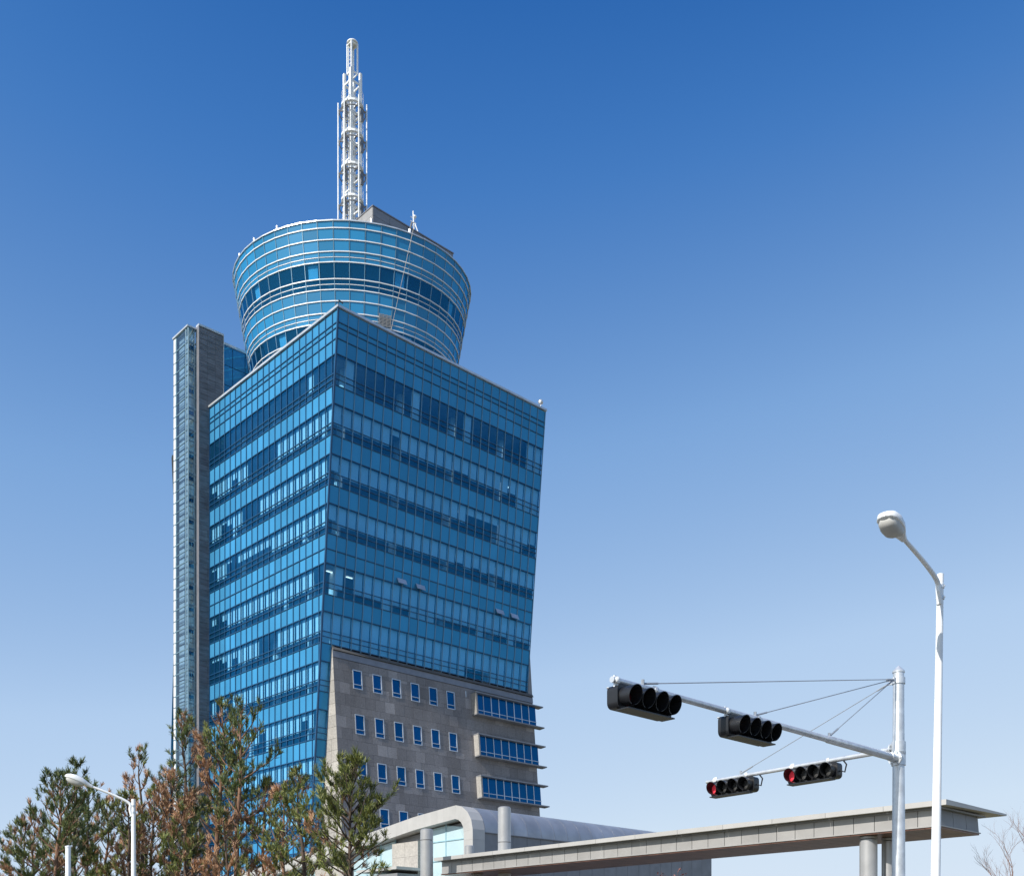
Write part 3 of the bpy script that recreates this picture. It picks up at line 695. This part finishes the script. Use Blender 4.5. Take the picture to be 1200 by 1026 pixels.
# pale band round the open gable, panel by panel
def sample(pl, step):
    segs = [(pl[i], pl[i+1], math.dist(pl[i], pl[i+1])) for i in range(len(pl)-1)]
    tot = sum(s[2] for s in segs); n = round(tot/step); res = []
    for k in range(n+1):
        t = tot*k/n
        for a, b, l in segs:
            if t <= l or (a, b) == segs[-1][:2]: f = min(1, t/l); res.append((a[0]+(b[0]-a[0])*f, a[1]+(b[1]-a[1])*f)); break
            t -= l
    return res
so_ = sample(outer, .62); si_ = offset(so_, .85)
for i in range(0, len(so_)-1):
    a, b, c, d = so_[i], so_[i+1], si_[i+1], si_[i]
    if i % 2 == 0 and i > 0: lerp = .985
    q = [(a[0]+(b[0]-a[0])*.004, a[1]+(b[1]-a[1])*.004), (b[0]+(a[0]-b[0])*.004, b[1]+(a[1]-b[1])*.004), (c[0]+(d[0]-c[0])*.004, c[1]+(d[1]-c[1])*.004), (d[0]+(c[0]-d[0])*.004, d[1]+(c[1]-d[1])*.004)]
    MB().prism([HF(0, l, z) for l, z in q], [HF(1.0, l, z) for l, z in q]).build('gable_panel', 'band', hall, origin=HF(.5, a[0], a[1]))
# roof: sheet strips along the slope with standing seams, front wall of upright panels
pw = 1.24; ku = 0; rib = MB(); u = .05
def strip(pl, u0, u1, th): 
    mb = MB(); ins = offset(pl, th); n = len(pl)
    v = [HF(u0, *p) for p in pl] + [HF(u1, *p) for p in pl] + [HF(u0, *p) for p in ins] + [HF(u1, *p) for p in ins]; f = []
    for i in range(n-1): f += [(i, i+1, n+i+1, n+i), (2*n+i, 3*n+i, 3*n+i+1, 2*n+i+1), (i, 2*n+i, 2*n+i+1, i+1), (n+i, n+i+1, 3*n+i+1, 3*n+i)]
    f += [(0, n, 3*n, 2*n), (n-1, 3*n-1, 4*n-1, 2*n-1)]
    return mb.add(v, f)
roofl = [p for p in outer[1:]]; roofl[0] = (0, 9.86)
rin = offset(roofl, .02)
u = 1.02
while u < HU:
    o = strip(rin, u+.01, min(u+pw, HU)-.01, .12).build('roof_sheet', 'grey_roof', hall, origin=HF(u, 0, 9.8)); smooth_angle(o, 40)
    rib.add(*(lambda s: (s.v, s.f))(strip(offset(roofl, .012), u-.009, u+.009, .05)))
    MB().fbox(HF, u+.012, u+pw-.012, .1, .2, 0, 9.84).build('wall_panel', 'dark_panel', hall, origin=HF(u, 0, 0)); u += pw
rib.build('roof_seams', 'flash', hall, kind='stuff')
MB().fbox(HF, 1.0, HU, .0, .35, 9.8, 9.855).build('eaves_trim', 'flash', hall)
MB().prism([HF(1.1, .25, 0), HF(1.1, 39, 0), HF(1.1, 39, 7.2), HF(1.1, 12, 9.3), HF(1.1, 2, 10.4), HF(1.1, .4, 9.6)], [HF(HU, .25, 0), HF(HU, 39, 0), HF(HU, 39, 7.2), HF(HU, 12, 9.3), HF(HU, 2, 10.4), HF(HU, .4, 9.6)]).build('inner_volume', 'inner', hall)
# gable infill: glass screens and granite piers under a shadowed soffit
zin = lambda l: float(np.interp(l, [p[0] for p in inner[3:]], [p[1] for p in inner[3:]]))
def glass_bay(l0, l1, cols, rz):
    fr = MB()
    for j in range(cols):
        a, b = l0+(l1-l0)*j/cols, l0+(l1-l0)*(j+1)/cols
        for z0, z1 in rz:
            ta, tb = min(z1, zin(a)-.05), min(z1, zin(b)-.05)
            if z1 > 8: ta, tb = zin(a+.02)-.03, zin(b)-.03
            q = [(a+.04, z0+.03), (b-.04, z0+.03), (b-.04, tb-.03), (a+.04, ta-.03)]
            MB().prism([HF(.72, l, z) for l, z in q], [HF(.68+random.uniform(0, .01), l, z) for l, z in q]).build('glass_pane', 'hall_glass', hall, origin=HF(.7, (a+b)/2, z0))
        fr.bar(HF(.68, a, 0), HF(.68, a, zin(a)), .07, .1)
    for z0, z1 in rz: fr.bar(HF(.68, l0, z0), HF(.68, l1, z0), .1, .07)
    fr.build('glazing_frame', paint('pale blue glazing frame', (.28, .45, .52), .4), hall)
rz = ((0, 1.7), (1.7, 3.4), (3.4, 5.1), (5.1, 6.8), (6.8, 8.3), (8.3, 9.55), (9.55, 12))
glass_bay(.92, 5.8, 2, rz); glass_bay(8.7, 13.6, 3, rz[:-1]); glass_bay(18.1, 28, 5, rz[:-1])
for l0, l1, zt in ((5.85, 8.65, 9.75), (14.3, 18.05, 8.75), (28.1, 31, 7.9)):
    for k in range(10):
        z0, z1 = zt*k/10, zt*(k+1)/10
        for a, b in ((l0, (l0+l1)/2), ((l0+l1)/2, l1)): MB().fbox(HF, .35, .8, a+.006, b-.006, z0+.006, z1-.006).build('granite_block', 'stone_pale_and_lit', hall, origin=HF(.5, a, z0))
MB().prism([HF(.8, .95, 9.4), HF(.8, 30, 7.6), HF(.8, 30, 8.4), HF(.8, 5.7, 10.3), HF(.8, 1.9, 10.6), HF(.8, 1.0, 10.1)], [HF(.95, .95, 9.4), HF(.95, 30, 7.6), HF(.95, 30, 8.4), HF(.95, 5.7, 10.3), HF(.95, 1.9, 10.6), HF(.95, 1.0, 10.1)]).build('soffit_board', 'dark_panel', hall)
MB().fbox(HF, -1.9, .34, 5.2, 9.6, 7.72, 7.9).build('ledge', 'band', hall)
MB().fbox(HF, -1.6, .33, 5.5, 9.3, 0, 7.5).build('porch_wall', 'dark_panel', hall)

# ------------------------------------------------------------------ free-standing round columns by the hall
def column(x, y, zt, r, label, grp='round metal columns by the hall'):
    c = thing('round_column', (x, y, 0), label, 'column', grp); z = 0
    while z < zt-.01:
        z1 = min(z+2.05, zt)
        if zt-z1 < .4: z1 = zt
        o = MB().lathe((x, y, z), (0, 0, 1), [(.012, r-.02), (.02, r), (z1-z-.02, r), (z1-z-.012, r-.02)], 32).build('cladding_ring', 'pillar_metal', c); smooth_angle(o, 40); z = z1
    MB().tube([(x, y, 0), (x, y, zt-.03)], r-.03, 24).build('shaft', 'joint', c)
    MB().lathe((x, y, zt-.01), (0, 0, 1), [(0, r-.01), (.05, r-.05), (.06, .01)], 32).build('cap', 'pillar_metal', c)
    return c
column(-4.52, 57, 8.75, .34, 'round grey column in front of the open gable of the curved hall')
column(-.41, 58, 10.07, .35, 'tall round grey column rising through the canopy roof before the metal wall')
column(-2.5, 63, 8.55, .28, 'short round grey column at the foot of the curved gable')

# ------------------------------------------------------------------ long canopy
BF = frame(15.3508, 38.0); can = thing('entrance_canopy', BF(2, 14, 0), 'long grey panelled canopy beam on round legs reaching out to the right', 'canopy')
BL = 28.6
MB().fbox(BF, .45, 3.6, .45, BL-.3, 6.66, 7.2).build('beam_core', 'joint', can)
n = 12
for j in range(n):                                                # roof edge in lengths
    l0, l1 = BL*j/n, BL*(j+1)/n
    MB().prism([BF(0, l0+.006, 7.27), BF(0, l1-.006, 7.27), BF(0, l1-.006, 7.46), BF(0, l0+.006, 7.46)], [BF(5.2, l0+.006, 7.36), BF(5.2, l1-.006, 7.36), BF(5.2, l1-.006, 7.43), BF(5.2, l0+.006, 7.43)]).build('roof_edge', 'band', can, origin=BF(2, l0, 7.3))
MB().fbox(BF, .3, 4.0, .3, BL-.3, 7.2, 7.265).build('roof_underside', 'dark_panel', can)
n = 33
for j in range(n):
    l0, l1 = .4+(BL-.6)*j/n, .4+(BL-.6)*(j+1)/n
    q = [(l0+.012, 6.62), (l1-.012, 6.62), (l1-.012, 7.2), (l0+.012, 7.2)]; sl_ = lambda z: .40+(z-6.6)*.0
    MB().prism([BF(sl_(z), l, z) for l, z in q], [BF(sl_(z)+.05, l, z) for l, z in q]).build('fascia_panel', 'grey_panel', can, origin=BF(.4, l0, 6.9))
for j in range(3):
    u0, u1 = .42+j*1.07, .42+(j+1)*1.07
    MB().prism([BF(u0+.012, .4, 6.62), BF(u1-.012, .4, 6.62), BF(u1-.012, .45, 7.2), BF(u0+.012, .45, 7.2)], [BF(u0+.012, .45, 6.62), BF(u1-.012, .45, 6.62), BF(u1-.012, .5, 7.2), BF(u0+.012, .5, 7.2)]).build('end_panel', 'dark_panel', can, origin=BF(u0, .4, 6.9))
MB().fbox(BF, .36, 3.7, .36, BL-.2, 6.575, 6.615).build('edge_trim', 'grey_panel', can)
for j in range(48):
    l0 = .4+j*.585
    MB().fbox(BF, .4, 3.66, l0+.006, l0+.579, 6.52, 6.57).build('soffit_board', 'brown', can, origin=BF(2, l0, 6.5))
def leg(u, l, r):
    o = None; z = 0
    while z < 6.5:
        z1 = min(z+1.6, 6.52); o = MB().lathe(BF(u, l, z), (0, 0, 1), [(.01, r-.02), (.018, r), (z1-z-.018, r), (z1-z-.01, r-.02)], 32).build('leg', 'pillar_metal', can, smooth=False); smooth_angle(o, 40); z = z1
leg(.95, 3.48, .33); leg(1.95, 3.2, .24); leg(1.4, 26.6, .33)

# ------------------------------------------------------------------ traffic pole with two arms
PX, PY = 7.55, 21.0
pole = thing('traffic_pole', (PX, PY, 0), 'galvanised steel traffic pole carrying two signal arms with stay wires', 'traffic pole')
o = MB().lathe((PX, PY, 0), (0, 0, 1), [(0, .2), (.03, .2), (.04, .132), (3, .127), (7.3, .104)], 28).build('post', 'galv', pole); smooth_angle(o, 40)
o = MB().lathe((PX, PY, 7.3), (0, 0, 1), [(0, .116), (.03, .118), (.04, .112), (.14, .01)], 28).build('cap', 'galv', pole); smooth_angle(o, 30)
P3 = Vector((PX, PY, 0))
A1 = P3 + Vector((0, 0, 5.62)); B1 = Vector((1.42, 15.29, 5.66)); d1 = (B1-A1).normalized()
A2 = P3 + Vector((0, 0, 5.82)); B2 = Vector((4.48, 24.72, 5.80)); d2 = (B2-A2).normalized()
o = MB().tube([A1+d1*.1, A1+d1*2.6, A1+d1*2.62, B1], [.075, .068, .056, .045], 16).build('arm', 'galv', pole); smooth_angle(o, 40)
o = MB().tube([A2+d2*.1, B2], [.055, .042], 16).build('arm', 'galv', pole); smooth_angle(o, 40)
for A, dd, r in ((A1, d1, .075), (A2, d2, .055)):
    m = MB().lathe(A+dd*.13, dd, [(0, r+.07), (.03, r+.07), (.031, r+.015), (.22, r+.01)], 18); m.tube([A-Vector((0, 0, .13)), A+Vector((0, 0, .13))], .135, 24)
    for k in range(6): a = k*math.pi/3; x = dd.cross(Z3).normalized(); q = A+dd*.13+(x*math.cos(a)+Z3*math.sin(a))*(r+.045); m.tube([q-dd*.03, q+dd*.06], .014, 6)
    o = m.build('collar', 'galv', pole); smooth_angle(o, 35)
tp = P3 + Vector((0, 0, 7.14))
m = MB().tube([tp-Vector((0, 0, .06)), tp+Vector((0, 0, .06))], .125, 24); m.bar(tp, tp+d1*.2, .03, .08); m.bar(tp, tp+d2*.2, .03, .08); m.build('stay_collar', 'galv', pole)
for A, dd, ts in ((A1, d1, (2.55, 4.85, 7.7)), (A2, d2, (3.85,))):
    for t in ts:
        q = A+dd*t+Vector((0, 0, .06)); s = tp+dd*.18; e = (s-q).normalized()
        m = MB().tube([q+e*.35, s-e*.3], .0085, 5); m.tube([q, q+e*.35], .017, 6); m.tube([s-e*.3, s], .017, 6); m.tube([q-Vector((0, 0, .08)), q+Vector((0, 0, .06))], .025, 6); m.build('stay_wire', 'cable', pole)

def signal(Astart, t0, dd, face, label, red, lensm, hang=.32):
    """horizontal four-lamp head hung below the arm from t0 to t0+1.46 along dd; face = direction the lamps look"""
    n = 4; wd = 1.2; z = Astart.z + (dd.z*(t0+wd/2)); base = Astart + dd*(t0+wd/2); base.z = z
    c = base - Vector((0, 0, hang)) + face*.02
    x = Vector((dd.x, dd.y, 0)).normalized(); f = face.normalized(); up = Z3
    root = thing('traffic_signal', c, label, 'traffic signal', 'four-lamp signal heads on the traffic pole arms')
    C = lambda a, b, h: c + x*a + f*b + up*h
    hw, hh = wd/2, .165; r = .08; pts = []
    for cx, cz, a0 in ((hw-r, hh-r, 0), (-hw+r, hh-r, 90), (-hw+r, -hh+r, 180), (hw-r, -hh+r, 270)):
        for k in range(5): a = math.radians(a0+k*22.5); pts.append((cx+r*math.cos(a), cz+r*math.sin(a)))
    o = MB().prism([C(a, -.13, h) for a, h in pts], [C(a, .06, h) for a, h in pts]).build('housing', 'black', root); smooth_angle(o, 40)
    MB().prism([C(a*1.012, .061, h*1.05) for a, h in pts], [C(a*1.012, .075, h*1.05) for a, h in pts]).build('face_plate', 'black', root)
    MB().fbox(lambda u, l, zz: C(u, l, zz), -hw+.06, hw-.1, -.02, .22, -hh-.03, -hh-.012).build('drip_tray', 'black', root)
    order = [0, 1, 2, 3]
    for k in order:
        a = -hw+.155+k*(wd-.31)/3
        ctr = C(a, .076, 0)
        v = MB(); nn = 20; ths = [math.radians(-75+330*i/nn) for i in range(nn+1)]; ls = []
        for rr, dep in ((.137, 0), (.139, 1), (.131, 1), (.129, 0)):
            ls.append([ctr + x*rr*math.cos(t) + up*rr*math.sin(t) + f*(dep*(.2+.05*math.sin(t))) for t in ths])
        f_ = [(p*(nn+1)+i, p*(nn+1)+i+1, ((p+1) % 4)*(nn+1)+i+1, ((p+1) % 4)*(nn+1)+i) for p in range(4) for i in range(nn)] + [(0, nn+1, 2*nn+2, 3*nn+3), (nn, 3*nn+3+nn, 2*nn+2+nn, nn+1+nn)]
        o = v.add(sum(ls, []), f_).build('visor', 'black', root); vis_ = o; smooth_angle(o, 40)
        o = MB()._lathe(ctr, f, [(.0, .126), (.012, .116), (.03, .07), (.036, .0)], 24).build('lens', red if k == RED_AT[id(dd)] else lensm, vis_); smooth_angle(o, 60)
    for a in (-hw+.06, hw*.55):
        q = C(a, -.02, 0); top = Vector((q.x, q.y, z)) - face*.02
        m = MB().bar(C(a, -.1, hh-.02)-f*.05, C(a, -.1, hh-.02)-f*.05+Vector((0, 0, .01)), .06, .06)
        m.bar(C(a, -.02, -.02 if a < 0 else hh*.7), C(a, -.02, hang+.07), .07, .02, f); m.lathe(C(a, -.05, hang), f, [(0, .02), (.015, .05), (.085, .05), (.1, .02)], 10)
        m.build('bracket', 'galv' if a > 0 else 'white_metal', root)
    cb = MB().tube([C(hw-.02, -.06, 0), C(hw+.1, -.06, -.05), C(hw+.14, -.06, .1), C(hw+.08, -.03, hang-.03)], .016, 6); cb.build('cable', 'black', root)
    return root
RED_AT = {}
f1 = Vector((RY, -RX, 0)); f2 = Vector((-RX, -RY, 0))
e1 = -d1; e2 = -d2                                     # from arm tip back towards the pole
RED_AT[id(e1)] = 0; RED_AT[id(e2)] = 0
signal(B1, .02, e1, f1, 'black four-lamp signal at the tip of the long arm, largest of the four', 'red_off', 'lens', .235)
signal(B1, 2.66, e1, f1, 'black four-lamp signal midway on the long arm, its red lamp dark', 'red_off', 'lens', .235)
signal(B2, .2, e2, f2, 'black four-lamp signal with red lamp at the tip of the short arm', 'red_lens', 'lens_clear', .22)
signal(B2, 2.3, e2, f2, 'black four-lamp signal with red lamp on the short arm near the pole', 'red_lens', 'lens_clear', .22)

# ------------------------------------------------------------------ street lamps
def street_lamp(base, top, head, label, r0=.1, r1=.062):
    base, top, head = Vector(base), Vector(top), Vector(head)
    root = thing('street_lamp', base, label, 'street lamp', 'street lamps')
    o = MB().tube([base, base+(top-base)*.5, top+Vector((0, 0, .12))], [r0, (r0+r1)/2, r1], 20).build('post', 'white_metal', root); smooth_angle(o, 40)
    MB().lathe(base, (0, 0, 1), [(0, .19), (.03, .19), (.031, .14), (.3, .12)], 20).build('base_plate', 'white_metal', root)
    d = head-top; h = Vector((d.x, d.y, 0)); hn = h.normalized(); s = top-Vector((0, 0, .42)) + hn*r1*.8
    pts = [s, s+Vector((0, 0, .2))+hn*.05, top+d*.1+Vector((0, 0, -.06)), top+d*.45, head]
    # smooth bend
    cps = [Vector(p) for p in pts]; fine = []
    for i in range(len(cps)-1):
        p0, p1, p2, p3 = cps[max(i-1, 0)], cps[i], cps[i+1], cps[min(i+2, len(cps)-1)]
        for k in range(5):
            t = k/5; fine.append(.5*((2*p1)+(p2-p0)*t+(2*p0-5*p1+4*p2-p3)*t*t+(3*p1-p0-3*p2+p3)*t**3))
    fine.append(cps[-1]); o = MB().tube(fine, [.05-.014*i/len(fine) for i in range(len(fine))], 14).build('arm', 'white_metal', root); smooth_angle(o, 50)
    m = MB()
    for k in (-.1, -.3): m.tube([top+Vector((0, 0, k))-hn.cross(Z3)*.085, top+Vector((0, 0, k))+hn.cross(Z3)*.085], .012, 6); m.tube([top+Vector((0, 0, k-.03)), top+Vector((0, 0, k+.03))], r1+.012, 16)
    m.build('clamp', 'galv', root)
    a = d.normalized(); y = a.cross(Z3).normalized(); up = y.cross(a); up = up if up.z > 0 else -up
    def sec(t, wd, hu, hd, n=16):          # cross-section: rounded top, flat bottom
        p = head + a*t; out = []
        for k in range(n):
            th = 2*math.pi*k/n; cx, sz = math.cos(th), math.sin(th)
            out.append(p + y*wd*math.copysign(abs(cx)**.7, cx) + up*((hu if sz > 0 else hd)*math.copysign(abs(sz)**.7, sz)))
        return out
    st = [(-.08, .05, .05, .05), (.04, .075, .075, .05), (.14, .12, .11, .035), (.26, .16, .15, .03), (.45, .185, .165, .03), (.62, .17, .135, .03), (.72, .12, .085, .03), (.76, .05, .04, .02)]
    L = [sec(*s_) for s_ in st]; n = 16; f = []
    for i in range(len(L)-1):
        for k in range(n): f.append((i*n+k, i*n+(k+1) % n, (i+1)*n+(k+1) % n, (i+1)*n+k))
    f += [tuple(range(n))[::-1], tuple((len(L)-1)*n+k for k in range(n))]
    o = MB().add(sum(L, []), f).build('lamp_head', 'white_metal', root); head_o = o; smooth_angle(o, 60)
    st = [(.16, .09, .0, .05), (.22, .135, .0, .1), (.34, .155, .0, .15), (.5, .16, .0, .155), (.62, .14, .0, .12), (.7, .08, .0, .06)]
    L = [[p-up*.02 for p in sec(*s_)] for s_ in st]; f = []
    for i in range(len(L)-1):
        for k in range(n): f.append((i*n+k, i*n+(k+1) % n, (i+1)*n+(k+1) % n, (i+1)*n+k))
    f += [tuple(range(n))[::-1], tuple((len(L)-1)*n+k for k in range(n))]
    o = MB().add(sum(L, []), f).build('lamp_bowl', 'reflector', head_o); smooth_angle(o, 60)
    return root
street_lamp((7.43, 19.0, 0), (7.57, 19.0, 8.38), (6.44, 17.75, 8.66), 'tall white street lamp with grey bowl beside the traffic pole', .098, .056)
street_lamp((-11.95, 34.0, 0), (-11.97, 34.0, 6.72), (-13.2, 33.6, 7.2), 'white street lamp standing among the pine trees')
pp = thing('white_post', (-10.32, 25.0, 0), 'plain white steel post below the pine tree tops at lower left', 'post')
o = MB().lathe((-10.32, 25, 0), (0, 0, 1), [(0, .14), (.02, .14), (.021, .065), (4.33, .06)], 18).build('shaft', 'white_metal', pp); smooth_angle(o, 40)
MB().lathe((-10.32, 25, 4.33), (0, 0, 1), [(0, .066), (.03, .066), (.05, .01)], 18).build('cap', 'white_metal', pp)

# ------------------------------------------------------------------ pines
def needles(tips, mat_name, parent, name, length=(.14, .23), per=20, wid=.0115):
    """tips: list of (position, direction); a brush of narrow blades at each"""
    if not tips: return None
    P = np.array([t[0] for t in tips]); Dr = np.array([t[1] for t in tips]); n = len(P)
    Dr /= np.linalg.norm(Dr, axis=1)[:, None]
    P = np.repeat(P, per, 0); Dr = np.repeat(Dr, per, 0); k = len(P)
    rv = rng.normal(size=(k, 3)); rv /= np.linalg.norm(rv, axis=1)[:, None]
    d = Dr*rng.uniform(.5, 1.3, (k, 1)) + rv*rng.uniform(.25, .8, (k, 1)); d /= np.linalg.norm(d, axis=1)[:, None]
    ln = rng.uniform(*length, (k, 1)); sidev = np.cross(d, rng.normal(size=(k, 3))); sidev /= np.linalg.norm(sidev, axis=1)[:, None]
    b = P + Dr*rng.uniform(-.1, .06, (k, 1)) + rv*.012
    wv = sidev*wid*rng.uniform(.7, 1.4, (k, 1))
    V = np.stack([b-wv, b+wv, b+d*ln+wv*.4, b+d*ln-wv*.4], 1).reshape(-1, 3) - np.array(WL[parent.name])
    me = bpy.data.meshes.new(name); me.vertices.add(len(V)); me.vertices.foreach_set('co', V.ravel())
    me.loops.add(len(V)); me.loops.foreach_set('vertex_index', np.arange(len(V), dtype=np.int32))
    me.polygons.add(k); me.polygons.foreach_set('loop_start', np.arange(0, 4*k, 4, dtype=np.int32)); me.polygons.foreach_set('loop_total', np.full(k, 4, dtype=np.int32))
    me.update(calc_edges=True); me.materials.append(M[mat_name])
    o = bpy.data.objects.new(name, me); col.objects.link(o); o.parent = parent; return o
def pine(x, y, h, spread, crown0, dead, label, bark='bark', dens=1., seed=0, mat='needle_a', lean_=.0):
    rs = random.Random(seed)
    root = thing('pine_tree', (x, y, 0), label, 'tree', 'pine trees in front of the tower')
    r0 = .011*h+.025; pts = []; rad_ = []; nseg = 10; bx = by = 0.
    for i in range(nseg+1):
        t = i/nseg; pts.append(Vector((x+bx+lean_*t*h, y+by, t*h*.985))); rad_.append(r0*(1-t)**.8*1.0+.012)
        bx += rs.gauss(0, .07); by += rs.gauss(0, .07)
    o = MB().tube(pts, rad_, 8).build('trunk', bark, root, smooth=True)
    at = lambda t: pts[min(int(t*nseg), nseg-1)].lerp(pts[min(int(t*nseg), nseg-1)+1], t*nseg-min(int(t*nseg), nseg-1))
    br = MB(); green, brown = [], []
    nb = int((13+h*2.1)*dens); ga = rs.random()*6.28
    for b in range(nb):
        s = (b+rs.random())/nb; t = crown0+(1-crown0)*s**.92*.985
        p0 = at(t); ga += 2.4+rs.gauss(0, .35)
        shape = 1.12*(.55+.45*math.sin(min(1, s*1.6+.25)*math.pi*.5)) * (1-s**2.2)**.8 + .12
        ln = spread*shape*rs.uniform(.65, 1.2); el = math.radians(rs.uniform(8, 30)+38*s)
        dirv = Vector((math.cos(ga)*math.cos(el), math.sin(ga)*math.cos(el), math.sin(el)))
        bare = rs.random() < (.12 if s > .2 else .45)
        isdead = rs.random() < dead*(1.25-.5*s)
        q = [p0]; dd = dirv.copy()
        for k in range(4):
            q.append(q[-1]+dd*ln/4); dd = (dd+Vector((rs.gauss(0, .13), rs.gauss(0, .13), .13+rs.gauss(0, .1)))).normalized()
        rb = max(.009, min(.4*r0, .012+.013*ln)); br.tube(q, [rb, rb*.8, rb*.6, rb*.42, .006], 5)
        if bare: continue
        nsub = max(3, int(ln*3.7))
        for k in range(nsub):
            f = .22+.78*(k+rs.random())/nsub; ii = min(int(f*4), 3); p = q[ii].lerp(q[ii+1], f*4-ii)
            sd = (q[ii+1]-q[ii]).normalized(); az = rs.uniform(0, 6.28); perp = sd.cross(Vector((math.cos(az), math.sin(az), .3))).normalized()
            d2_ = (sd*.7+perp*rs.uniform(.3, 1.0)+Vector((0, 0, .42))).normalized(); l2 = ln*rs.uniform(.13, .34)*(1.15-f*.5)+.1
            e = p+d2_*l2; br.tube([p, p.lerp(e, .5)+Vector((0, 0, -.01)), e], [.009, .007, .004], 4, False)
            for j in range(max(1, int(l2/.13))):
                g = 1-j*.13/max(l2, .13)
                if g < .2: break
                pp_ = p.lerp(e, g)+Vector((rs.gauss(0, .03), rs.gauss(0, .03), rs.gauss(0, .03)))
                du = (d2_*.6+Vector((rs.gauss(0, .28), rs.gauss(0, .28), .75))).normalized()
                (brown if (isdead or rs.random() < dead*.25) else green).append((tuple(pp_), tuple(du)))
        (brown if isdead else green).append((tuple(q[-1]), tuple(dd)))
    br.build('limbs', bark, root, kind='stuff')
    green.append((tuple(pts[-1]), (0, 0, 1)))
    needles(green, mat, root, 'crown'); needles(brown, 'needle_dead', root, 'dry_needles')
    return root
f_ = 1260.
def pt(px, Y, ytop): return (px-600)/f_*Y, Y, 1.6+(1130-ytop)/f_*Y
trees = [  # image column, distance, top row, half spread (m), crown start, dead share, density, kind
 (18, 40, 962, 1.1, .35, .8, .9, 'a', 'low pine with mostly dry brown needles, leftmost of the row'),
 (60, 38, 903, 1.75, .30, .08, 1.25, 'a', 'broad dark green pine left of the white post, second from the left edge'),
 (85, 42, 890, 1.35, .34, .06, 1.2, 'a', 'dark green pine rising behind the plain white post'),
 (103, 45, 917, 1.35, .3, .45, 1.1, 'a', 'half brown pine just left of the lamp post among the trees'),
 (142, 41, 930, 1.45, .3, .12, 1.35, 'b', 'short green pine directly left of the white lamp post'),
 (166, 47, 874, 1.5, .45, .5, .65, 'a', 'sparse thin pine with few needles just right of the white lamp post'),
 (199, 41, 905, 1.6, .35, .85, 1.35, 'a', 'rusty brown pine in front of the glazed stair shaft'),
 (212, 48, 829, 1.6, .38, .06, 1.1, 'a', 'tall green pine before the left edge of the tower'),
 (246, 44, 819, 1.75, .40, .05, 1.3, 'b', 'tallest dense green pine before the grey fin wall'),
 (286, 42, 816, 1.75, .52, .06, .75, 'a', 'tall sparse pine with reddish trunk before the blue glass side'),
 (264, 40, 950, 1.3, .3, .65, 1.1, 'b', 'short partly brown pine between the two tallest pines'),
 (310, 43, 912, 1.4, .34, .55, 1.15, 'b', 'pine with brown crown just right of the tall sparse pine'),
 (334, 40, 922, 1.2, .35, .2, 1.15, 'b', 'slender green pine with pinkish trunk before the glass corner'),
 (353, 38, 900, 1.35, .38, .1, 1.15, 'b', 'green pine before the glass corner at the hall roof end'),
 (122, 47, 935, 1.4, .3, .3, 1.1, 'a', 'dark pine behind the arm of the white lamp post'),
 (178, 45, 925, 1.5, .3, .55, 1.1, 'b', 'mixed brown and green pine just left of the rusty brown pine'),
 (228, 40, 945, 1.3, .3, .5, 1.15, 'b', 'low half brown pine below the tallest dense pine'),
 (38, 46, 945, 1.4, .3, .35, 1.1, 'a', 'low mixed pine behind the broad dark pine near the left edge'),
 (412, 36, 895, 1.55, .5, .05, 1.9, 'b', 'green pine standing alone before the granite base, rightmost of the pines'),
]
for i, (px, Y, yt, sp, c0, dead, dn, kd, lab) in enumerate(trees):
    x, y, h = pt(px, Y, yt)
    pine(x, y, h, sp, c0, dead, lab, 'bark' if i in (1, 8, 9, 11, 12, 14) else 'bark_dark', dn, 100+i, 'needle_'+kd)
# bare tree at the right edge
def bare_tree(x, y, h, seed, label):
    rs = random.Random(seed); root = thing('bare_tree', (x, y, 0), label, 'tree'); m = MB(); t = MB()
    def grow(p, d, ln, r, lev):
        q = [p]; dd = d.copy()
        for k in range(3): q.append(q[-1]+dd*ln/3); dd = (dd+Vector((rs.gauss(0, .12), rs.gauss(0, .12), .06))).normalized()
        (m if lev < 2 else t).tube(q, [r, r*.85, r*.7, r*.55], 6 if lev < 2 else 4, False)
        if lev >= 6: return
        for k in range(3 if lev else 4):
            f = rs.uniform(.45, 1) if k else 1; ii = min(int(f*3), 2); b = q[ii].lerp(q[ii+1], f*3-ii); a = rs.uniform(0, 6.28)
            grow(b, (dd+Vector((math.cos(a), math.sin(a), .25))*rs.uniform(.35, .75)).normalized(), ln*rs.uniform(.55, .75), r*.55, lev+1)
    grow(Vector((x, y, 0)), Vector((0, 0, 1)), h*.36, .075, 0)
    m.build('trunk', 'twig', root, smooth=True); t.build('crown', 'twig', root)
bare_tree(18.95, 40, 8.0, 5, 'leafless brown tree at the right edge below the canopy tip')
# red shrub under the canopy
rs = random.Random(3); sx, sy = 7.6, 47.0
sh = thing('red_shrub', (sx, sy, 0), 'reddish leafy shrub top showing under the canopy', 'shrub'); m = MB(); tips = []
for k in range(46):
    a = rs.uniform(0, 6.28); e = Vector((sx+math.cos(a)*rs.uniform(.1, 1.1), sy+math.sin(a)*rs.uniform(.1, 1.1), rs.uniform(3.6, 5.75)))
    p = Vector((sx, sy, rs.uniform(.3, 2.4))); m.tube([p, p.lerp(e, .5)+Vector((rs.gauss(0, .1), rs.gauss(0, .1), .1)), e], [.02, .014, .005], 5)
    for j in range(16): g = rs.uniform(.4, 1); tips.append((tuple(p.lerp(e, g)+Vector((rs.gauss(0, .14), rs.gauss(0, .14), rs.gauss(0, .14)))), (rs.gauss(0, 1), rs.gauss(0, 1), rs.gauss(.3, 1))))
m.tube([Vector((sx, sy, 0)), Vector((sx, sy, 2.6))], [.06, .04], 7); m.build('stems', 'twig', sh)
needles(tips, 'red_leaf', sh, 'foliage', (.06, .1), 6, .025)
